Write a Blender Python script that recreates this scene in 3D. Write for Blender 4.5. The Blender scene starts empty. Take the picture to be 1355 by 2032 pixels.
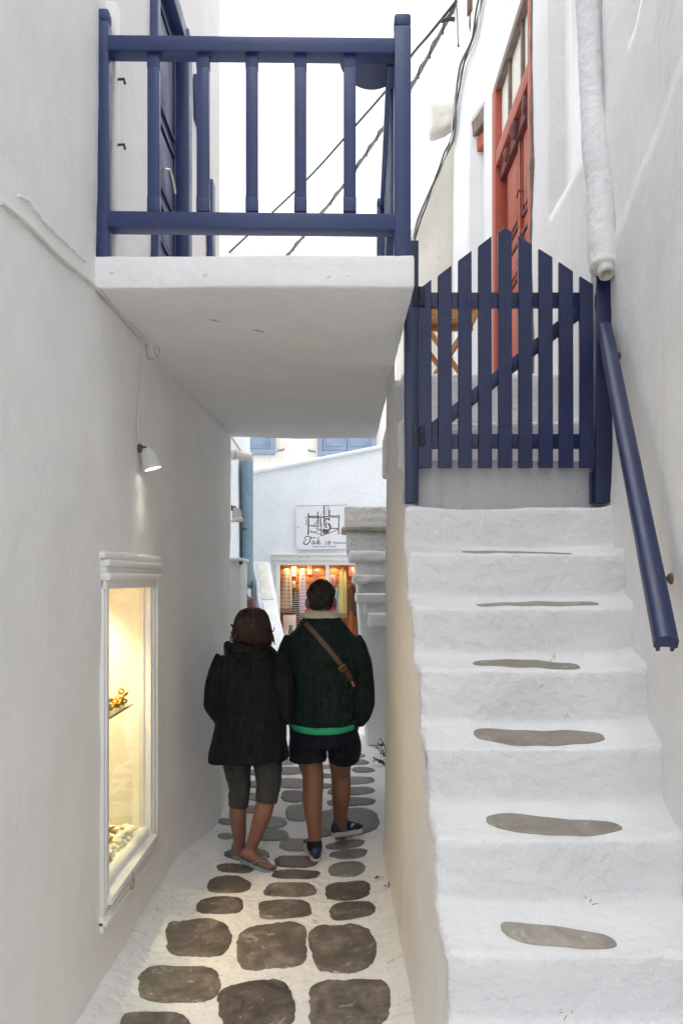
import bpy, bmesh, math, random
from mathutils import Vector, Matrix, noise as mnoise
R = math.radians
random.seed(7)
sc = bpy.context.scene
C = sc.collection

# ------------------------------------------------------------------ camera, sky, sun, exposure
F = 1500.0; CX = 677.5; HY = 1150.0; EYE = 1.70          # focal length (px of 1355x2032), principal x, horizon row, eye height
cam_d = bpy.data.cameras.new('camera'); cam = bpy.data.objects.new('camera', cam_d); C.objects.link(cam)
cam.location = (0, 0, EYE); cam.rotation_euler = (R(90), 0, 0)
cam_d.sensor_fit = 'VERTICAL'; cam_d.sensor_height = 36.0; cam_d.sensor_width = 24.0
cam_d.lens = 36.0 * F / 2032.0
cam_d.shift_y = (HY - 1016.0) / 2032.0
cam_d.clip_end = 500; cam_d.clip_start = 0.05
sc.camera = cam

world = bpy.data.worlds.new('World'); sc.world = world; world.use_nodes = True
nt = world.node_tree; nt.nodes.clear()
sky = nt.nodes.new('ShaderNodeTexSky'); sky.sky_type = 'NISHITA'; sky.sun_disc = False
SUN_EL, SUN_ROT = R(76), R(215)
sky.sun_elevation = SUN_EL; sky.sun_rotation = SUN_ROT
sky.air_density = 1.0; sky.dust_density = 4.0
hs = nt.nodes.new('ShaderNodeHueSaturation'); hs.inputs['Saturation'].default_value = 0.22
mixw = nt.nodes.new('ShaderNodeMix'); mixw.data_type = 'RGBA'; mixw.inputs[0].default_value = 0.6
mixw.inputs[7].default_value = (10.2, 10.6, 11.2, 1)         # even cloud cover
bg = nt.nodes.new('ShaderNodeBackground'); bg.inputs['Strength'].default_value = 0.12
wo = nt.nodes.new('ShaderNodeOutputWorld')
nt.links.new(sky.outputs[0], hs.inputs['Color']); nt.links.new(hs.outputs[0], mixw.inputs[6])
nt.links.new(mixw.outputs[2], bg.inputs['Color']); nt.links.new(bg.outputs[0], wo.inputs['Surface'])

sun_d = bpy.data.lights.new('sun', 'SUN'); sun = bpy.data.objects.new('sun', sun_d); C.objects.link(sun)
sun_d.energy = 0.5; sun_d.angle = R(45); sun_d.color = (1.0, 0.985, 0.96)
sun.rotation_euler = (R(90) - SUN_EL, 0, R(180) - SUN_ROT)

sc.view_settings.view_transform = 'Standard'; sc.view_settings.look = 'None'
sc.view_settings.exposure = 0.86; sc.view_settings.gamma = 1.0
sc.cycles.max_bounces = 6; sc.cycles.diffuse_bounces = 6; sc.cycles.caustics_reflective = False; sc.cycles.caustics_refractive = False; sc.cycles.glossy_bounces = 3; sc.cycles.transparent_max_bounces = 8
sc.cycles.sample_clamp_indirect = 6.0
sc.cycles.use_denoising = True
sc.cycles.use_adaptive_sampling = True; sc.cycles.adaptive_threshold = 0.03; sc.cycles.adaptive_min_samples = 12

# ------------------------------------------------------------------ helpers
def at(px, py, d):
    "the place, d metres ahead of the camera, that the photograph shows at (px, py)"
    return Vector(((px - CX) / F * d, d, EYE + (HY - py) / F * d))
def ground_at(px, py):
    d = EYE * F / (py - HY)
    return Vector(((px - CX) / F * d, d, 0))
def nz(p, s, o=0.0): return mnoise.noise(Vector((p[0]*s + o, p[1]*s + o*1.7, p[2]*s - o)))
def bumpy(p, a=(.014, .005, .002), o=0.0):
    return a[0]*nz(p, .9, o) + a[1]*nz(p, 3.2, o+5) + a[2]*nz(p, 11, o+9)
def sstep(a, b, x):
    t = max(0., min(1., (x - a) / (b - a))); return t*t*(3 - 2*t)

def obj(name, bm, mat, parent=None, smooth=True, recalc=True, origin=None):
    if recalc: bmesh.ops.recalc_face_normals(bm, faces=bm.faces)
    me = bpy.data.meshes.new(name); bm.to_mesh(me); bm.free()
    return mobj(name, me, mat, parent, smooth, origin)
def mobj(name, me, mat, parent=None, smooth=True, origin=None):
    if mat is not None and not me.materials: me.materials.append(mat)
    if smooth:
        me.polygons.foreach_set('use_smooth', [True]*len(me.polygons))
        if smooth == 'auto':
            me.set_sharp_from_angle(angle=R(38))
    o = bpy.data.objects.new(name, me); C.objects.link(o)
    if parent is not None:
        o.parent = parent
        o.matrix_parent_inverse = Matrix.Translation(-world_loc(parent))
    if origin is not None:
        me.transform(Matrix.Translation(-Vector(origin))); o.location = origin
    return o
def world_loc(o):
    v = Vector((0, 0, 0))
    if o.parent is None: return Vector(o.location)
    return Vector(o.location) if o.matrix_parent_inverse == Matrix() else Vector(o.location)
def thing(name, label, cat, loc=(0, 0, 0), group=None):
    o = bpy.data.objects.new(name, None); C.objects.link(o); o.location = loc
    o.empty_display_size = .1
    return tag(o, label, cat, group)
def tag(o, label, cat, group=None):
    o['label'] = label; o['category'] = cat
    if group: o['group'] = group
    return o
def kind(o, k): o['kind'] = k; return o

def add_box(bm, lo, hi, bev=0.0, M=None):
    r = bmesh.ops.create_cube(bm, size=1.0)
    vs = r['verts']
    lo = Vector(lo); hi = Vector(hi); c = (lo+hi)/2; s = hi-lo
    for v in vs: v.co = Vector((v.co.x*s.x, v.co.y*s.y, v.co.z*s.z)) + c
    if bev > 0:
        es = list({e for v in vs for e in v.link_edges})
        rb = bmesh.ops.bevel(bm, geom=es, offset=bev, segments=2, profile=.5, affect='EDGES')
        vs = list({v for f in rb['faces'] for v in f.verts} | {v for v in vs if v.is_valid})
    if M is not None:
        for v in vs: v.co = M @ v.co
    return vs
def box(name, lo, hi, mat, parent=None, bev=0.004, M=None):
    bm = bmesh.new(); add_box(bm, lo, hi, bev, M); return obj(name, bm, mat, parent, 'auto')
def beam_M(a, b, up=Vector((0, 0, 1))):
    a = Vector(a); b = Vector(b); z = (b-a).normalized(); x = up.cross(z)
    if x.length < 1e-4: x = Vector((1, 0, 0))
    x.normalize(); y = z.cross(x)
    M = Matrix((x, y, z)).transposed().to_4x4(); M.translation = a
    return M, (b-a).length
def add_bar(bm, a, b, w, h, bev=.002, up=Vector((0, 0, 1))):
    M, L = beam_M(a, b, up); add_box(bm, (-w/2, -h/2, 0), (w/2, h/2, L), bev, M)
def bar(name, a, b, w, h, mat, parent=None, bev=.003, up=Vector((0, 0, 1))):
    bm = bmesh.new(); add_bar(bm, a, b, w, h, bev, up); return obj(name, bm, mat, parent, 'auto')

def add_tube(bm, pts, radii, n=8, caps=True, flat=1.0, up=None):
    pts = [Vector(p) for p in pts]
    if not hasattr(radii, '__len__') or isinstance(radii, tuple): radii = [radii]*len(pts)
    elif len(radii) != len(pts):                       # spread the given radii along the path
        m = len(radii)-1; rs = []
        for i in range(len(pts)):
            q = m*i/max(1, len(pts)-1); j = min(int(q), m-1) if m else 0; ra_, rb_ = radii[j], radii[min(j+1, m)]; rs.append(tuple(x+(y-x)*(q-j) for x, y in zip(ra_, rb_)) if hasattr(ra_, '__len__') else ra_+(rb_-ra_)*(q-j))
        radii = rs
    rings = []; ref = None
    for i, p in enumerate(pts):
        t = (pts[min(i+1, len(pts)-1)] - pts[max(i-1, 0)]).normalized()
        if ref is None:
            ref = Vector(up) if up is not None else (Vector((0, 0, 1)) if abs(t.z) < .9 else Vector((0, 1, 0)))
        u = (ref - t*ref.dot(t))
        if u.length < 1e-5: u = t.orthogonal()
        u.normalize(); ref = u; w = t.cross(u)
        r = radii[i]
        ra, rb = (r if hasattr(r, '__len__') else (r, r*flat))
        rings.append([bm.verts.new(p + u*(rb*math.cos(a)) + w*(ra*math.sin(a))) for a in [2*math.pi*k/n for k in range(n)]])
    for A, B in zip(rings, rings[1:]):
        for k in range(n): bm.faces.new((A[k], A[(k+1) % n], B[(k+1) % n], B[k]))
    if caps:
        bm.faces.new(rings[0]); bm.faces.new(rings[-1])
    return rings
def spline(pts, sub=6):
    P = [Vector(p) for p in pts]; out = []
    for i in range(len(P)-1):
        p0 = P[max(i-1, 0)]; p1 = P[i]; p2 = P[i+1]; p3 = P[min(i+2, len(P)-1)]
        for k in range(sub):
            t = k/sub
            out.append(.5*((2*p1) + (p2-p0)*t + (2*p0-5*p1+4*p2-p3)*t*t + (3*p1-p0-3*p2+p3)*t**3))
    out.append(P[-1]); return out
def tube(name, pts, r, mat, parent=None, n=8, sub=0, caps=True, flat=1.0, up=None):
    bm = bmesh.new()
    if sub: pts = spline(pts, sub)
    add_tube(bm, pts, r, n, caps, flat, up); return obj(name, bm, mat, parent, 'auto')
def add_lathe(bm, prof, n=24, M=None, caps=True):
    rings = []
    for (r, z) in prof:
        rings.append([bm.verts.new((M or Matrix()) @ Vector((r*math.cos(2*math.pi*k/n), r*math.sin(2*math.pi*k/n), z))) for k in range(n)])
    for A, B in zip(rings, rings[1:]):
        for k in range(n): bm.faces.new((A[k], A[(k+1) % n], B[(k+1) % n], B[k]))
    if caps: bm.faces.new(rings[0]); bm.faces.new(rings[-1])
def lin(a, b, step, extra=()):
    vals = [a, b] + [e for e in extra if a < e < b]; vals = sorted(set(vals)); out = []
    for p, q in zip(vals, vals[1:]):
        n = max(1, round((q-p)/step)); out += [p + (q-p)*k/n for k in range(n)]
    return out + [vals[-1]]
def grid(bm, us, vs, f, holes=(), inward=None):
    "surface f(u, v) with rectangular openings; holes = (u0, u1, v0, v1, depth, back)"
    V = [[bm.verts.new(f(u, v)) for v in vs] for u in us]
    def inside(u, v):
        for h in holes:
            if h[0] < u < h[1] and h[2] < v < h[3]: return h
    nu, nv = len(us), len(vs)
    for i in range(nu-1):
        for j in range(nv-1):
            if not inside((us[i]+us[i+1])/2, (vs[j]+vs[j+1])/2):
                bm.faces.new((V[i][j], V[i+1][j], V[i+1][j+1], V[i][j+1]))
    eps = 1e-6
    for h in holes:
        I = [i for i in range(nu) if h[0]-eps <= us[i] <= h[1]+eps]; J = [j for j in range(nv) if h[2]-eps <= vs[j] <= h[3]+eps]
        loop = [(i, J[0]) for i in I] + [(I[-1], j) for j in J[1:]] + [(i, J[-1]) for i in reversed(I[:-1])] + [(I[0], j) for j in reversed(J[1:-1])]
        ring = []
        for (i, j) in loop:
            ring.append(bm.verts.new(Vector(f(us[i], vs[j])) + Vector(inward(us[i], vs[j]))*h[4]))
        n = len(loop)
        for k in range(n):
            a = V[loop[k][0]][loop[k][1]]; b = V[loop[(k+1) % n][0]][loop[(k+1) % n][1]]
            bm.faces.new((a, b, ring[(k+1) % n], ring[k]))
        if h[5]: bm.faces.new(ring)
    # drop vertices left inside the openings
    bmesh.ops.delete(bm, geom=[v for v in bm.verts if not v.link_faces], context='VERTS')
    return V
def plaster_block(bm, lo, hi, res=.05, r=.03, amp=(.012, .006, .003), fn=None, o=0.0):
    "hand-plastered block: rounded edges, uneven faces"
    lo = Vector(lo); hi = Vector(hi); s = hi-lo
    r = min(r, min(s)*.45)
    P_ = []
    for a in range(3):
        q = max(1, min(90, round((s[a]-2*r)/res)))
        P_.append([lo[a], lo[a]+r*.35] + [lo[a]+r+(s[a]-2*r)*k/q for k in range(q+1)] + [hi[a]-r*.35, hi[a]])
    n = [len(p)-1 for p in P_]
    cache = {}
    def vert(i, j, k):
        key = (i, j, k)
        if key not in cache:
            p = Vector((P_[0][i], P_[1][j], P_[2][k]))
            q = Vector([max(lo[a]+r, min(hi[a]-r, p[a])) for a in range(3)]); d = p-q
            nn = d.normalized() if d.length > 1e-6 else Vector((0, 0, 1))
            if d.length > 1e-6: p = q + nn*r
            p = p + nn*bumpy(p, amp, o)
            if fn: p = fn(p)
            cache[key] = bm.verts.new(p)
        return cache[key]
    for a in range(3):
        b, c = (a+1) % 3, (a+2) % 3
        for side in (0, n[a]):
            for i in range(n[b]):
                for j in range(n[c]):
                    idx = []
                    for (di, dj) in ((0, 0), (1, 0), (1, 1), (0, 1)):
                        t = [0, 0, 0]; t[a] = side; t[b] = i+di; t[c] = j+dj; idx.append(vert(*t))
                    bm.faces.new(idx)

# ------------------------------------------------------------------ materials
def M_new(name):
    m = bpy.data.materials.new(name); m.use_nodes = True
    b = m.node_tree.nodes['Principled BSDF']; return m, m.node_tree, b
def nd(t, typ, **kw):
    n = t.nodes.new(typ)
    for k, v in kw.items():
        if k in n.inputs: n.inputs[k].default_value = v
        else: setattr(n, k, v)
    return n
def coords(t, scale=(1, 1, 1), kind_='Object'):
    # position in the world, so that neighbouring pieces carry on the same plaster
    g = t.nodes.new('ShaderNodeNewGeometry') if kind_ == 'World' else t.nodes.new('ShaderNodeTexCoord')
    mp = nd(t, 'ShaderNodeMapping', Scale=scale)
    t.links.new(g.outputs['Position'] if kind_ == 'World' else g.outputs[kind_], mp.inputs['Vector']); return mp.outputs[0]
def ramp(t, fac, stops):
    r = t.nodes.new('ShaderNodeValToRGB'); e = r.color_ramp.elements
    while len(e) < len(stops): e.new(.5)
    for k, (p, c) in enumerate(stops): e[k].position = p; e[k].color = (*c, 1) if len(c) == 3 else c
    t.links.new(fac, r.inputs[0]); return r.outputs[0]
def mixc(t, fac, a, b, mode='MIX'):
    m = t.nodes.new('ShaderNodeMix'); m.data_type = 'RGBA'; m.blend_type = mode
    for sock, val in ((m.inputs[0], fac), (m.inputs[6], a), (m.inputs[7], b)):
        if hasattr(val, 'is_linked') or hasattr(val, 'links'): t.links.new(val, sock)
        elif isinstance(val, (int, float)): sock.default_value = val
        else: sock.default_value = (*val, 1)
    return m.outputs[2]
def bump(t, b, hts, dist=.01):
    prev = None
    for (h, s, d) in hts:
        n = nd(t, 'ShaderNodeBump', Strength=s, Distance=d); t.links.new(h, n.inputs['Height'])
        if prev is not None: t.links.new(prev, n.inputs['Normal'])
        prev = n.outputs[0]
    t.links.new(prev, b.inputs['Normal'])
def noise(t, vec, scale, detail=4, rough=.55, dist=0):
    n = nd(t, 'ShaderNodeTexNoise', Scale=scale, Detail=detail, Roughness=rough, Distortion=dist); t.links.new(vec, n.inputs['Vector']); return n.outputs[0]

def plaster(name, col, dirt=(.55, .5, .43), dirt_amt=.25, rough_bump=.35, streak=.3, fine=.25):
    m, t, b = M_new(name); w = coords(t, kind_='World')
    big = noise(t, w, 2.3, 3, .65)
    st = noise(t, coords(t, (9, 9, .7), 'World'), 1.0, 3, .65)
    c1 = mixc(t, ramp(t, big, [(.35, (0, 0, 0)), (.75, (1, 1, 1))]), col, [c*.92 for c in col])
    c2 = mixc(t, ramp(t, st, [(.56, (0, 0, 0)), (.82, (streak,)*3)]), c1, dirt)
    spots = noise(t, w, 17, 2, .7)
    c3 = mixc(t, ramp(t, spots, [(.64, (0, 0, 0)), (.76, (dirt_amt,)*3)]), c2, dirt)
    t.links.new(c3, b.inputs['Base Color']); b.inputs['Roughness'].default_value = .85
    b.inputs['Specular IOR Level'].default_value = .25
    rel = noise(t, w, 19, 3, .55)
    bump(t, b, [(rel, rough_bump, .02+.02*fine)])
    return m
def paint(name, col, rough=.38, wear=.0, wearcol=(.4, .38, .35), grain=.06, vary=.25):
    m, t, b = M_new(name); w = coords(t, kind_='World')
    g = noise(t, coords(t, (60, 60, 6), 'World'), 1.0, 4, .6); n2 = noise(t, w, 5, 4, .6)
    c = mixc(t, n2, [x*(1-vary) for x in col], [x*(1+vary) for x in col])
    if wear > 0:
        c = mixc(t, ramp(t, noise(t, w, 26, 5, .7), [(.65, (0, 0, 0)), (.68, (wear,)*3)]), c, wearcol)
    t.links.new(c, b.inputs['Base Color'])
    rr = ramp(t, n2, [(.3, (rough*.8,)*3), (.7, (rough*1.25,)*3)]); t.links.new(rr, b.inputs['Roughness'])
    bump(t, b, [(g, grain*3, .002), (n2, .12, .01)])
    return m
def plain(name, col, rough=.6, metal=0.0, bumpscale=0, bs=.3, vary=.12, vs=8):
    m, t, b = M_new(name); w = coords(t, kind_='World')
    n2 = noise(t, w, vs, 4, .6)
    t.links.new(mixc(t, n2, [x*(1-vary) for x in col], [min(1, x*(1+vary)) for x in col]), b.inputs['Base Color'])
    b.inputs['Roughness'].default_value = rough; b.inputs['Metallic'].default_value = metal
    if bumpscale: bump(t, b, [(noise(t, w, bumpscale, 4, .6), bs, .004)])
    return m
def stone_mat(name, cols, paintc=None, paint_amt=0.0, scale=1.0):
    m, t, b = M_new(name); w = coords(t, kind_='World')
    oi = t.nodes.new('ShaderNodeObjectInfo')
    n1 = noise(t, w, 9*scale, 6, .65, .6); n2 = noise(t, w, 45*scale, 5, .7)
    c = ramp(t, n1, [(.28, cols[0]), (.5, cols[1]), (.72, cols[2])])
    c = mixc(t, ramp(t, n2, [(.35, (.0,)*3), (.7, (.5,)*3)]), c, cols[0])
    hsv = nd(t, 'ShaderNodeHueSaturation'); t.links.new(c, hsv.inputs['Color'])
    mr = nd(t, 'ShaderNodeMapRange'); mr.inputs[3].default_value = .65; mr.inputs[4].default_value = 1.45; hsv.inputs['Saturation'].default_value = .8
    t.links.new(oi.outputs['Random'], mr.inputs[0]); t.links.new(mr.outputs[0], hsv.inputs['Value'])
    c = hsv.outputs[0]
    if paintc:
        pm = ramp(t, noise(t, w, 13*scale, 6, .72, .8), [(.60, (0, 0, 0)), (.68, (paint_amt,)*3)])
        c = mixc(t, pm, c, paintc)
    t.links.new(c, b.inputs['Base Color'])
    t.links.new(ramp(t, n1, [(.3, (.45,)*3), (.7, (.75,)*3)]), b.inputs['Roughness'])
    bump(t, b, [(n1, .35, .01), (n2, .3, .004)])
    return m
def cloth(name, col, scale=300, rough=.9, vary=.2, col2=None):
    m, t, b = M_new(name); w = coords(t, kind_='World')
    n = noise(t, w, 9, 4, .6); wv = noise(t, coords(t, (scale, scale, scale*.4), 'World'), 1, 2, .5)
    t.links.new(mixc(t, n, [x*(1-vary) for x in col], col2 or [x*(1+vary) for x in col]), b.inputs['Base Color'])
    b.inputs['Roughness'].default_value = rough; b.inputs['Specular IOR Level'].default_value = .25
    b.inputs['Sheen Weight'].default_value = .03
    bump(t, b, [(noise(t, coords(t, (16, 16, 6), 'World'), 1, 3, .55), .22, .03), (wv, .25, .002)])
    return m
def stripes(name, c1, c2, period, duty, axis=2, c3=None):
    m, t, b = M_new(name); g = t.nodes.new('ShaderNodeNewGeometry'); s = t.nodes.new('ShaderNodeSeparateXYZ')
    t.links.new(g.outputs['Position'], s.inputs[0])
    a = nd(t, 'ShaderNodeMath', operation='MULTIPLY'); a.inputs[1].default_value = 1/period; t.links.new(s.outputs[axis], a.inputs[0])
    fr = nd(t, 'ShaderNodeMath', operation='FRACT'); t.links.new(a.outputs[0], fr.inputs[0])
    lt = nd(t, 'ShaderNodeMath', operation='LESS_THAN'); lt.inputs[1].default_value = duty; t.links.new(fr.outputs[0], lt.inputs[0])
    c = mixc(t, lt.outputs[0], c1, c2)
    t.links.new(c, b.inputs['Base Color']); b.inputs['Roughness'].default_value = .9
    bump(t, b, [(noise(t, coords(t, kind_='World'), 120, 2), .2, .003)]); return m
def emit(name, col, strength):
    m, t, b = M_new(name); b.inputs['Base Color'].default_value = (*col, 1)
    b.inputs['Emission Color'].default_value = (*col, 1); b.inputs['Emission Strength'].default_value = strength; return m
def glass(name, tint=(.96, .98, .97)):
    m = bpy.data.materials.new(name); m.use_nodes = True; t = m.node_tree; t.nodes.clear()
    o = t.nodes.new('ShaderNodeOutputMaterial'); mx = t.nodes.new('ShaderNodeMixShader'); lw = nd(t, 'ShaderNodeLayerWeight', Blend=.5); pw5 = nd(t, 'ShaderNodeMath', operation='POWER'); pw5.inputs[1].default_value = 5; t.links.new(lw.outputs['Facing'], pw5.inputs[0]); fr = nd(t, 'ShaderNodeMath', operation='MULTIPLY_ADD'); fr.inputs[1].default_value = .8; fr.inputs[2].default_value = .03; t.links.new(pw5.outputs[0], fr.inputs[0])
    tr = t.nodes.new('ShaderNodeBsdfTransparent'); tr.inputs[0].default_value = (*tint, 1)
    gl = t.nodes.new('ShaderNodeBsdfGlossy'); gl.inputs['Roughness'].default_value = .03
    t.links.new(fr.outputs[0], mx.inputs[0]); t.links.new(tr.outputs[0], mx.inputs[1]); t.links.new(gl.outputs[0], mx.inputs[2])
    t.links.new(mx.outputs[0], o.inputs[0]); return m

WHITE = plaster('whitewash_smooth', (.84, .84, .84), dirt_amt=.12, streak=.08, rough_bump=.32)
WHITE_L = plaster('whitewash_left_house', (.85, .84, .825), dirt=(.56, .53, .49), dirt_amt=.14, streak=.10, rough_bump=.18, fine=.3)
WHITE_R = plaster('whitewash_right_house', (.82, .82, .812), dirt=(.52, .51, .47), dirt_amt=.22, streak=.22, rough_bump=.2)
WHITE_S = plaster('whitewash_stairs', (.765, .765, .775), dirt=(.56, .54, .52), dirt_amt=.16, streak=.07, rough_bump=.75, fine=.3)  # same whitewash as the walls, darkened here to offset the open sky
BEIGE = plaster('limewash_stair_side', (.81, .80, .785), dirt=(.60, .57, .53), dirt_amt=.18, streak=.35, rough_bump=.3)
CREAM = plaster('cream_plaster', (.80, .77, .70), dirt=(.5, .45, .36), dirt_amt=.3, streak=.35)
BLUEWHITE = plaster('bluish_whitewash', (.83, .86, .89), dirt_amt=.08, streak=.08)
GROUND = plaster('painted_joint', (.79, .785, .77), dirt=(.36, .33, .29), dirt_amt=.6, streak=.22, rough_bump=.7, fine=.5)
TRIM = paint('white_trim_paint', (.80, .79, .77), .45, vary=.05)
NAVY = paint('navy_gloss_paint', (.015, .023, .078), .36, wear=.35, wearcol=(.12, .13, .19))
NAVY_LIT = paint('navy_paint_skylit', (.025, .041, .128), .38, wear=.25, wearcol=(.14, .16, .25))  # the gate's navy lightened, skylight on the railing put into the colour
SHUT = paint('grey_blue_shutter_paint', (.23, .29, .40), .5)
TEAL = paint('teal_shutter_paint', (.13, .22, .29), .5)
RED = paint('faded_red_paint', (.40, .078, .038), .55, wear=.45, wearcol=(.48, .30, .24), vary=.35)
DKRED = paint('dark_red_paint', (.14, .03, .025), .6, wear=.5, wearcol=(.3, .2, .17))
OLDWOOD = stone_mat('weathered_wood', [(.10, .06, .04), (.19, .12, .08), (.28, .2, .15)])
PINE = plain('pale_pine', (.42, .20, .07), .5, vary=.3, bumpscale=60)
SHOPWOOD = plain('warm_shop_board', (.36, .17, .06), .5, vary=.3, bumpscale=50)
STONE = stone_mat('paving_schist', [(.055, .045, .036), (.125, .099, .078), (.26, .21, .16)], (.58, .54, .48), .7)
STONE_F = stone_mat('grey_paving_schist', [(.12, .115, .11), (.19, .18, .17), (.26, .245, .23)], (.6, .57, .53), .3)
STONE_P = stone_mat('half_painted_schist', [(.06, .045, .035), (.12, .095, .07), (.2, .16, .12)], (.42, .36, .30), .9, .55)
STEPSTONE = stone_mat('stair_schist', [(.175, .148, .118), (.26, .225, .182), (.34, .295, .24)], (.66, .64, .62), .5)
CEM = plaster('bare_cement', (.50, .50, .51), dirt=(.30, .29, .28), dirt_amt=.4, streak=.3, rough_bump=.6)
BLACKCAB = plain('black_cable', (.035, .033, .032), .6)
GREYCAB = plain('grey_cable', (.16, .155, .15), .65, vary=.4)
WHITECAB = plain('overpainted_cable', (.66, .64, .61), .7)
STEEL = plain('steel', (.45, .43, .40), .35, 1.0)
RUST = plain('rusty_iron', (.16, .10, .07), .7, .3, 60)
DARK = plain('dark_iron', (.03, .03, .032), .5)
GOLD = plain('gold', (.72, .40, .08), .25, 1.0)
PEBBLE = plain('white_pebble', (.82, .79, .72), .6)
LAMPW = plain('white_lamp_metal', (.72, .71, .69), .4)
GLASS = glass('window_glass'); GLASS_G = glass('shelf_glass', (.80, .90, .86))
LED = emit('lamp_led', (1.0, .93, .8), 5.0)
WARM = emit('warm_bulb', (1.0, .62, .25), 8.0)
LEAF = plain('small_leaf', (.05, .075, .02), .6, vary=.4)
DRYLEAF = plain('dry_leaf', (.16, .10, .05), .8, vary=.4)
SKIN_M = plain('tanned_skin', (.215, .098, .055), .55, vary=.10, vs=14)
SKIN_W = plain('reddish_skin', (.24, .108, .080), .55, vary=.12, vs=14)
HAIR_M = plain('dark_brown_hair', (.012, .0075, .0055), .75, vary=.4, vs=60, bumpscale=160, bs=.7)
HAIR_W = plain('auburn_hair', (.030, .0095, .005), .7, vary=.6, vs=40, bumpscale=160, bs=.6)
GREENK = cloth('dark_green_knit', (.008, .018, .0135), 220, col2=[.012, .025, .019])
CREAMK = cloth('cream_collar', (.52, .46, .39), 200)
NAVYC = cloth('black_navy_cotton', (.010, .010, .018), 300)
GREENT = cloth('bright_green_tee', (.03, .33, .17), 200)
BLACKJ = cloth('black_rain_jacket', (.0085, .008, .0085), 120, .8)
GREYL = cloth('charcoal_leggings', (.055, .055, .052), 300)
LEATHER = plain('brown_leather', (.085, .028, .014), .45, vary=.3, bumpscale=80)
SHOE = plain('navy_shoe_mesh', (.018, .032, .07), .75, vary=.5, vs=60, bumpscale=220)
SHOEDK = plain('black_shoe_collar', (.008, .009, .013), .8)
SOLE = plain('off_white_sole', (.62, .57, .52), .7)
FLIP = plain('pale_blue_rubber', (.22, .30, .36), .65)

# ------------------------------------------------------------------ ground
WALL_L = -1.0
def left_x(y, z):
    x = WALL_L + .085*math.exp(-((y-5.2)/.65)**2)*(1-sstep(.9, 1.9, z)) + .02*math.exp(-((y-3.)/1.2)**2)*(1-sstep(0, .3, z))
    x += .085*sstep(4.4, 6.0, y)*(1-sstep(2.86, 2.98, z))
    return x + bumpy((WALL_L, y, z), (.018, .007, .0022), 3)
def side_x(y, z):
    return .283 + .016*min(z, 2.)/2 - .020*sstep(3.9, 4.6, y) + bumpy((.3, y, z), (.018, .006, .002), 11) + .02*math.exp(-z/.08)*-1
def gz(x, y):
    z = bumpy((x, y, 0), (.004, .003, .0022), 21)
    if y < 6.6: z += .05*math.exp(-max(0, x-WALL_L-.06)/.05)
    if y < 4.9 and x < .5: z += .05*math.exp(-max(0, .26-x)/.05)
    return z
bm = bmesh.new()
us = [-120, -40, -12, -4, -2, -1.4] + lin(-1.15, .45, .025) + [.6, .8, 1.0, 1.3, 2, 4, 12, 40, 120]
vs = [-120, -40, -12, -4, 0, 1.5] + lin(2.4, 6.0, .03) + lin(6.05, 11, .1)[1:] + [14, 20, 40, 120]
grid(bm, us, vs, lambda u, v: (u, v, gz(u, v)))
ground = kind(obj('ground', bm, GROUND), 'structure')

# (cx, cy, w, h, squareness, tilt) in photograph pixels, laid on the ground plane; material code
STONES = [
    (308, 2040, 142, 64, 2.6, 0, 0), (359, 1953, 164, 74, 2.5, -4, 0), (392, 1862, 130, 74, 2.8, -4, 0), (437, 1798, 92, 34, 2.4, -3, 0),
    (455, 1757, 90, 34, 2.2, 0, 2), (466, 1724, 70, 18, 2.4, 4, 0), (490, 1696, 92, 22, 2.4, 0, 0),
    (512, 1996, 150, 100, 3.2, -12, 0), (541, 1880, 142, 92, 3.4, -6, 0), (564, 1805, 106, 37, 3.2, -3, 0), (576, 1766, 100, 28, 3.2, -2, 0),
    (586, 1736, 94, 18, 2.6, 0, 0), (588, 1711, 84, 24, 3, 0, 0),
    (694, 1992, 166, 96, 3.3, 0, 0), (679, 1883, 132, 95, 3.2, -6, 0), (698, 1808, 90, 34, 2.6, -6, 0), (691, 1769, 92, 36, 2.8, -5, 0),
    (689, 1726, 72, 30, 2.6, -5, 1), (692, 1696, 76, 18, 2.3, -6, 1), (686, 1677, 76, 17, 2.1, -8, 1),
    (690, 1631, 128, 54, 2.6, 0, 1), (588, 1677, 64, 25, 2.5, 0, 1), (590, 1614, 46, 33, 3, 0, 1), (585, 1581, 52, 24, 2.8, 0, 1),
    (580, 1555, 66, 20, 2.8, 0, 1), (577, 1530, 62, 16, 2.8, 0, 1), (697, 1592, 98, 17, 2.3, -5, 1), (697, 1570, 98, 16, 2.3, -5, 1),
    (699, 1549, 88, 16, 2.4, -4, 1), (720, 1528, 44, 11, 2.2, 0, 1), (704, 1513, 56, 11, 2.3, 0, 1), (706, 1500, 38, 9, 2.2, 0, 1),
    (536, 1632, 62, 24, 2.8, 0, 1), (540, 1658, 62, 24, 2.8, 0, 1), (506, 1607, 56, 16, 2.6, 0, 1), (508, 1582, 60, 15, 2.6, 0, 1),
    (512, 1557, 56, 14, 2.6, 0, 1), (516, 1534, 56, 12, 2.6, 0, 1), (566, 1513, 40, 11, 2.4, 0, 1), (519, 1514, 44, 9, 2.4, 0, 1),
    (636, 1652, 44, 18, 2.2, 0, 1), (640, 1540, 44, 10, 2.3, 0, 1), (641, 1560, 40, 10, 2.3, 0, 1), (640, 1522, 40, 8, 2.3, 0, 1),
    (570, 1497, 60, 8, 2.4, 0, 1), (640, 1500, 50, 8, 2.4, 0, 1), (570, 1484, 56, 6, 2.4, 0, 1), (690, 1487, 40, 6, 2.3, 0, 1),
    (630, 1486, 46, 6, 2.3, 0, 1), (690, 1474, 40, 5, 2.3, 0, 1), (625, 1474, 50, 5, 2.3, 0, 1),
    (448, 1660, 30, 12, 2.3, 0, 1), (452, 1632, 36, 12, 2.3, 0, 1)]
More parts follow.
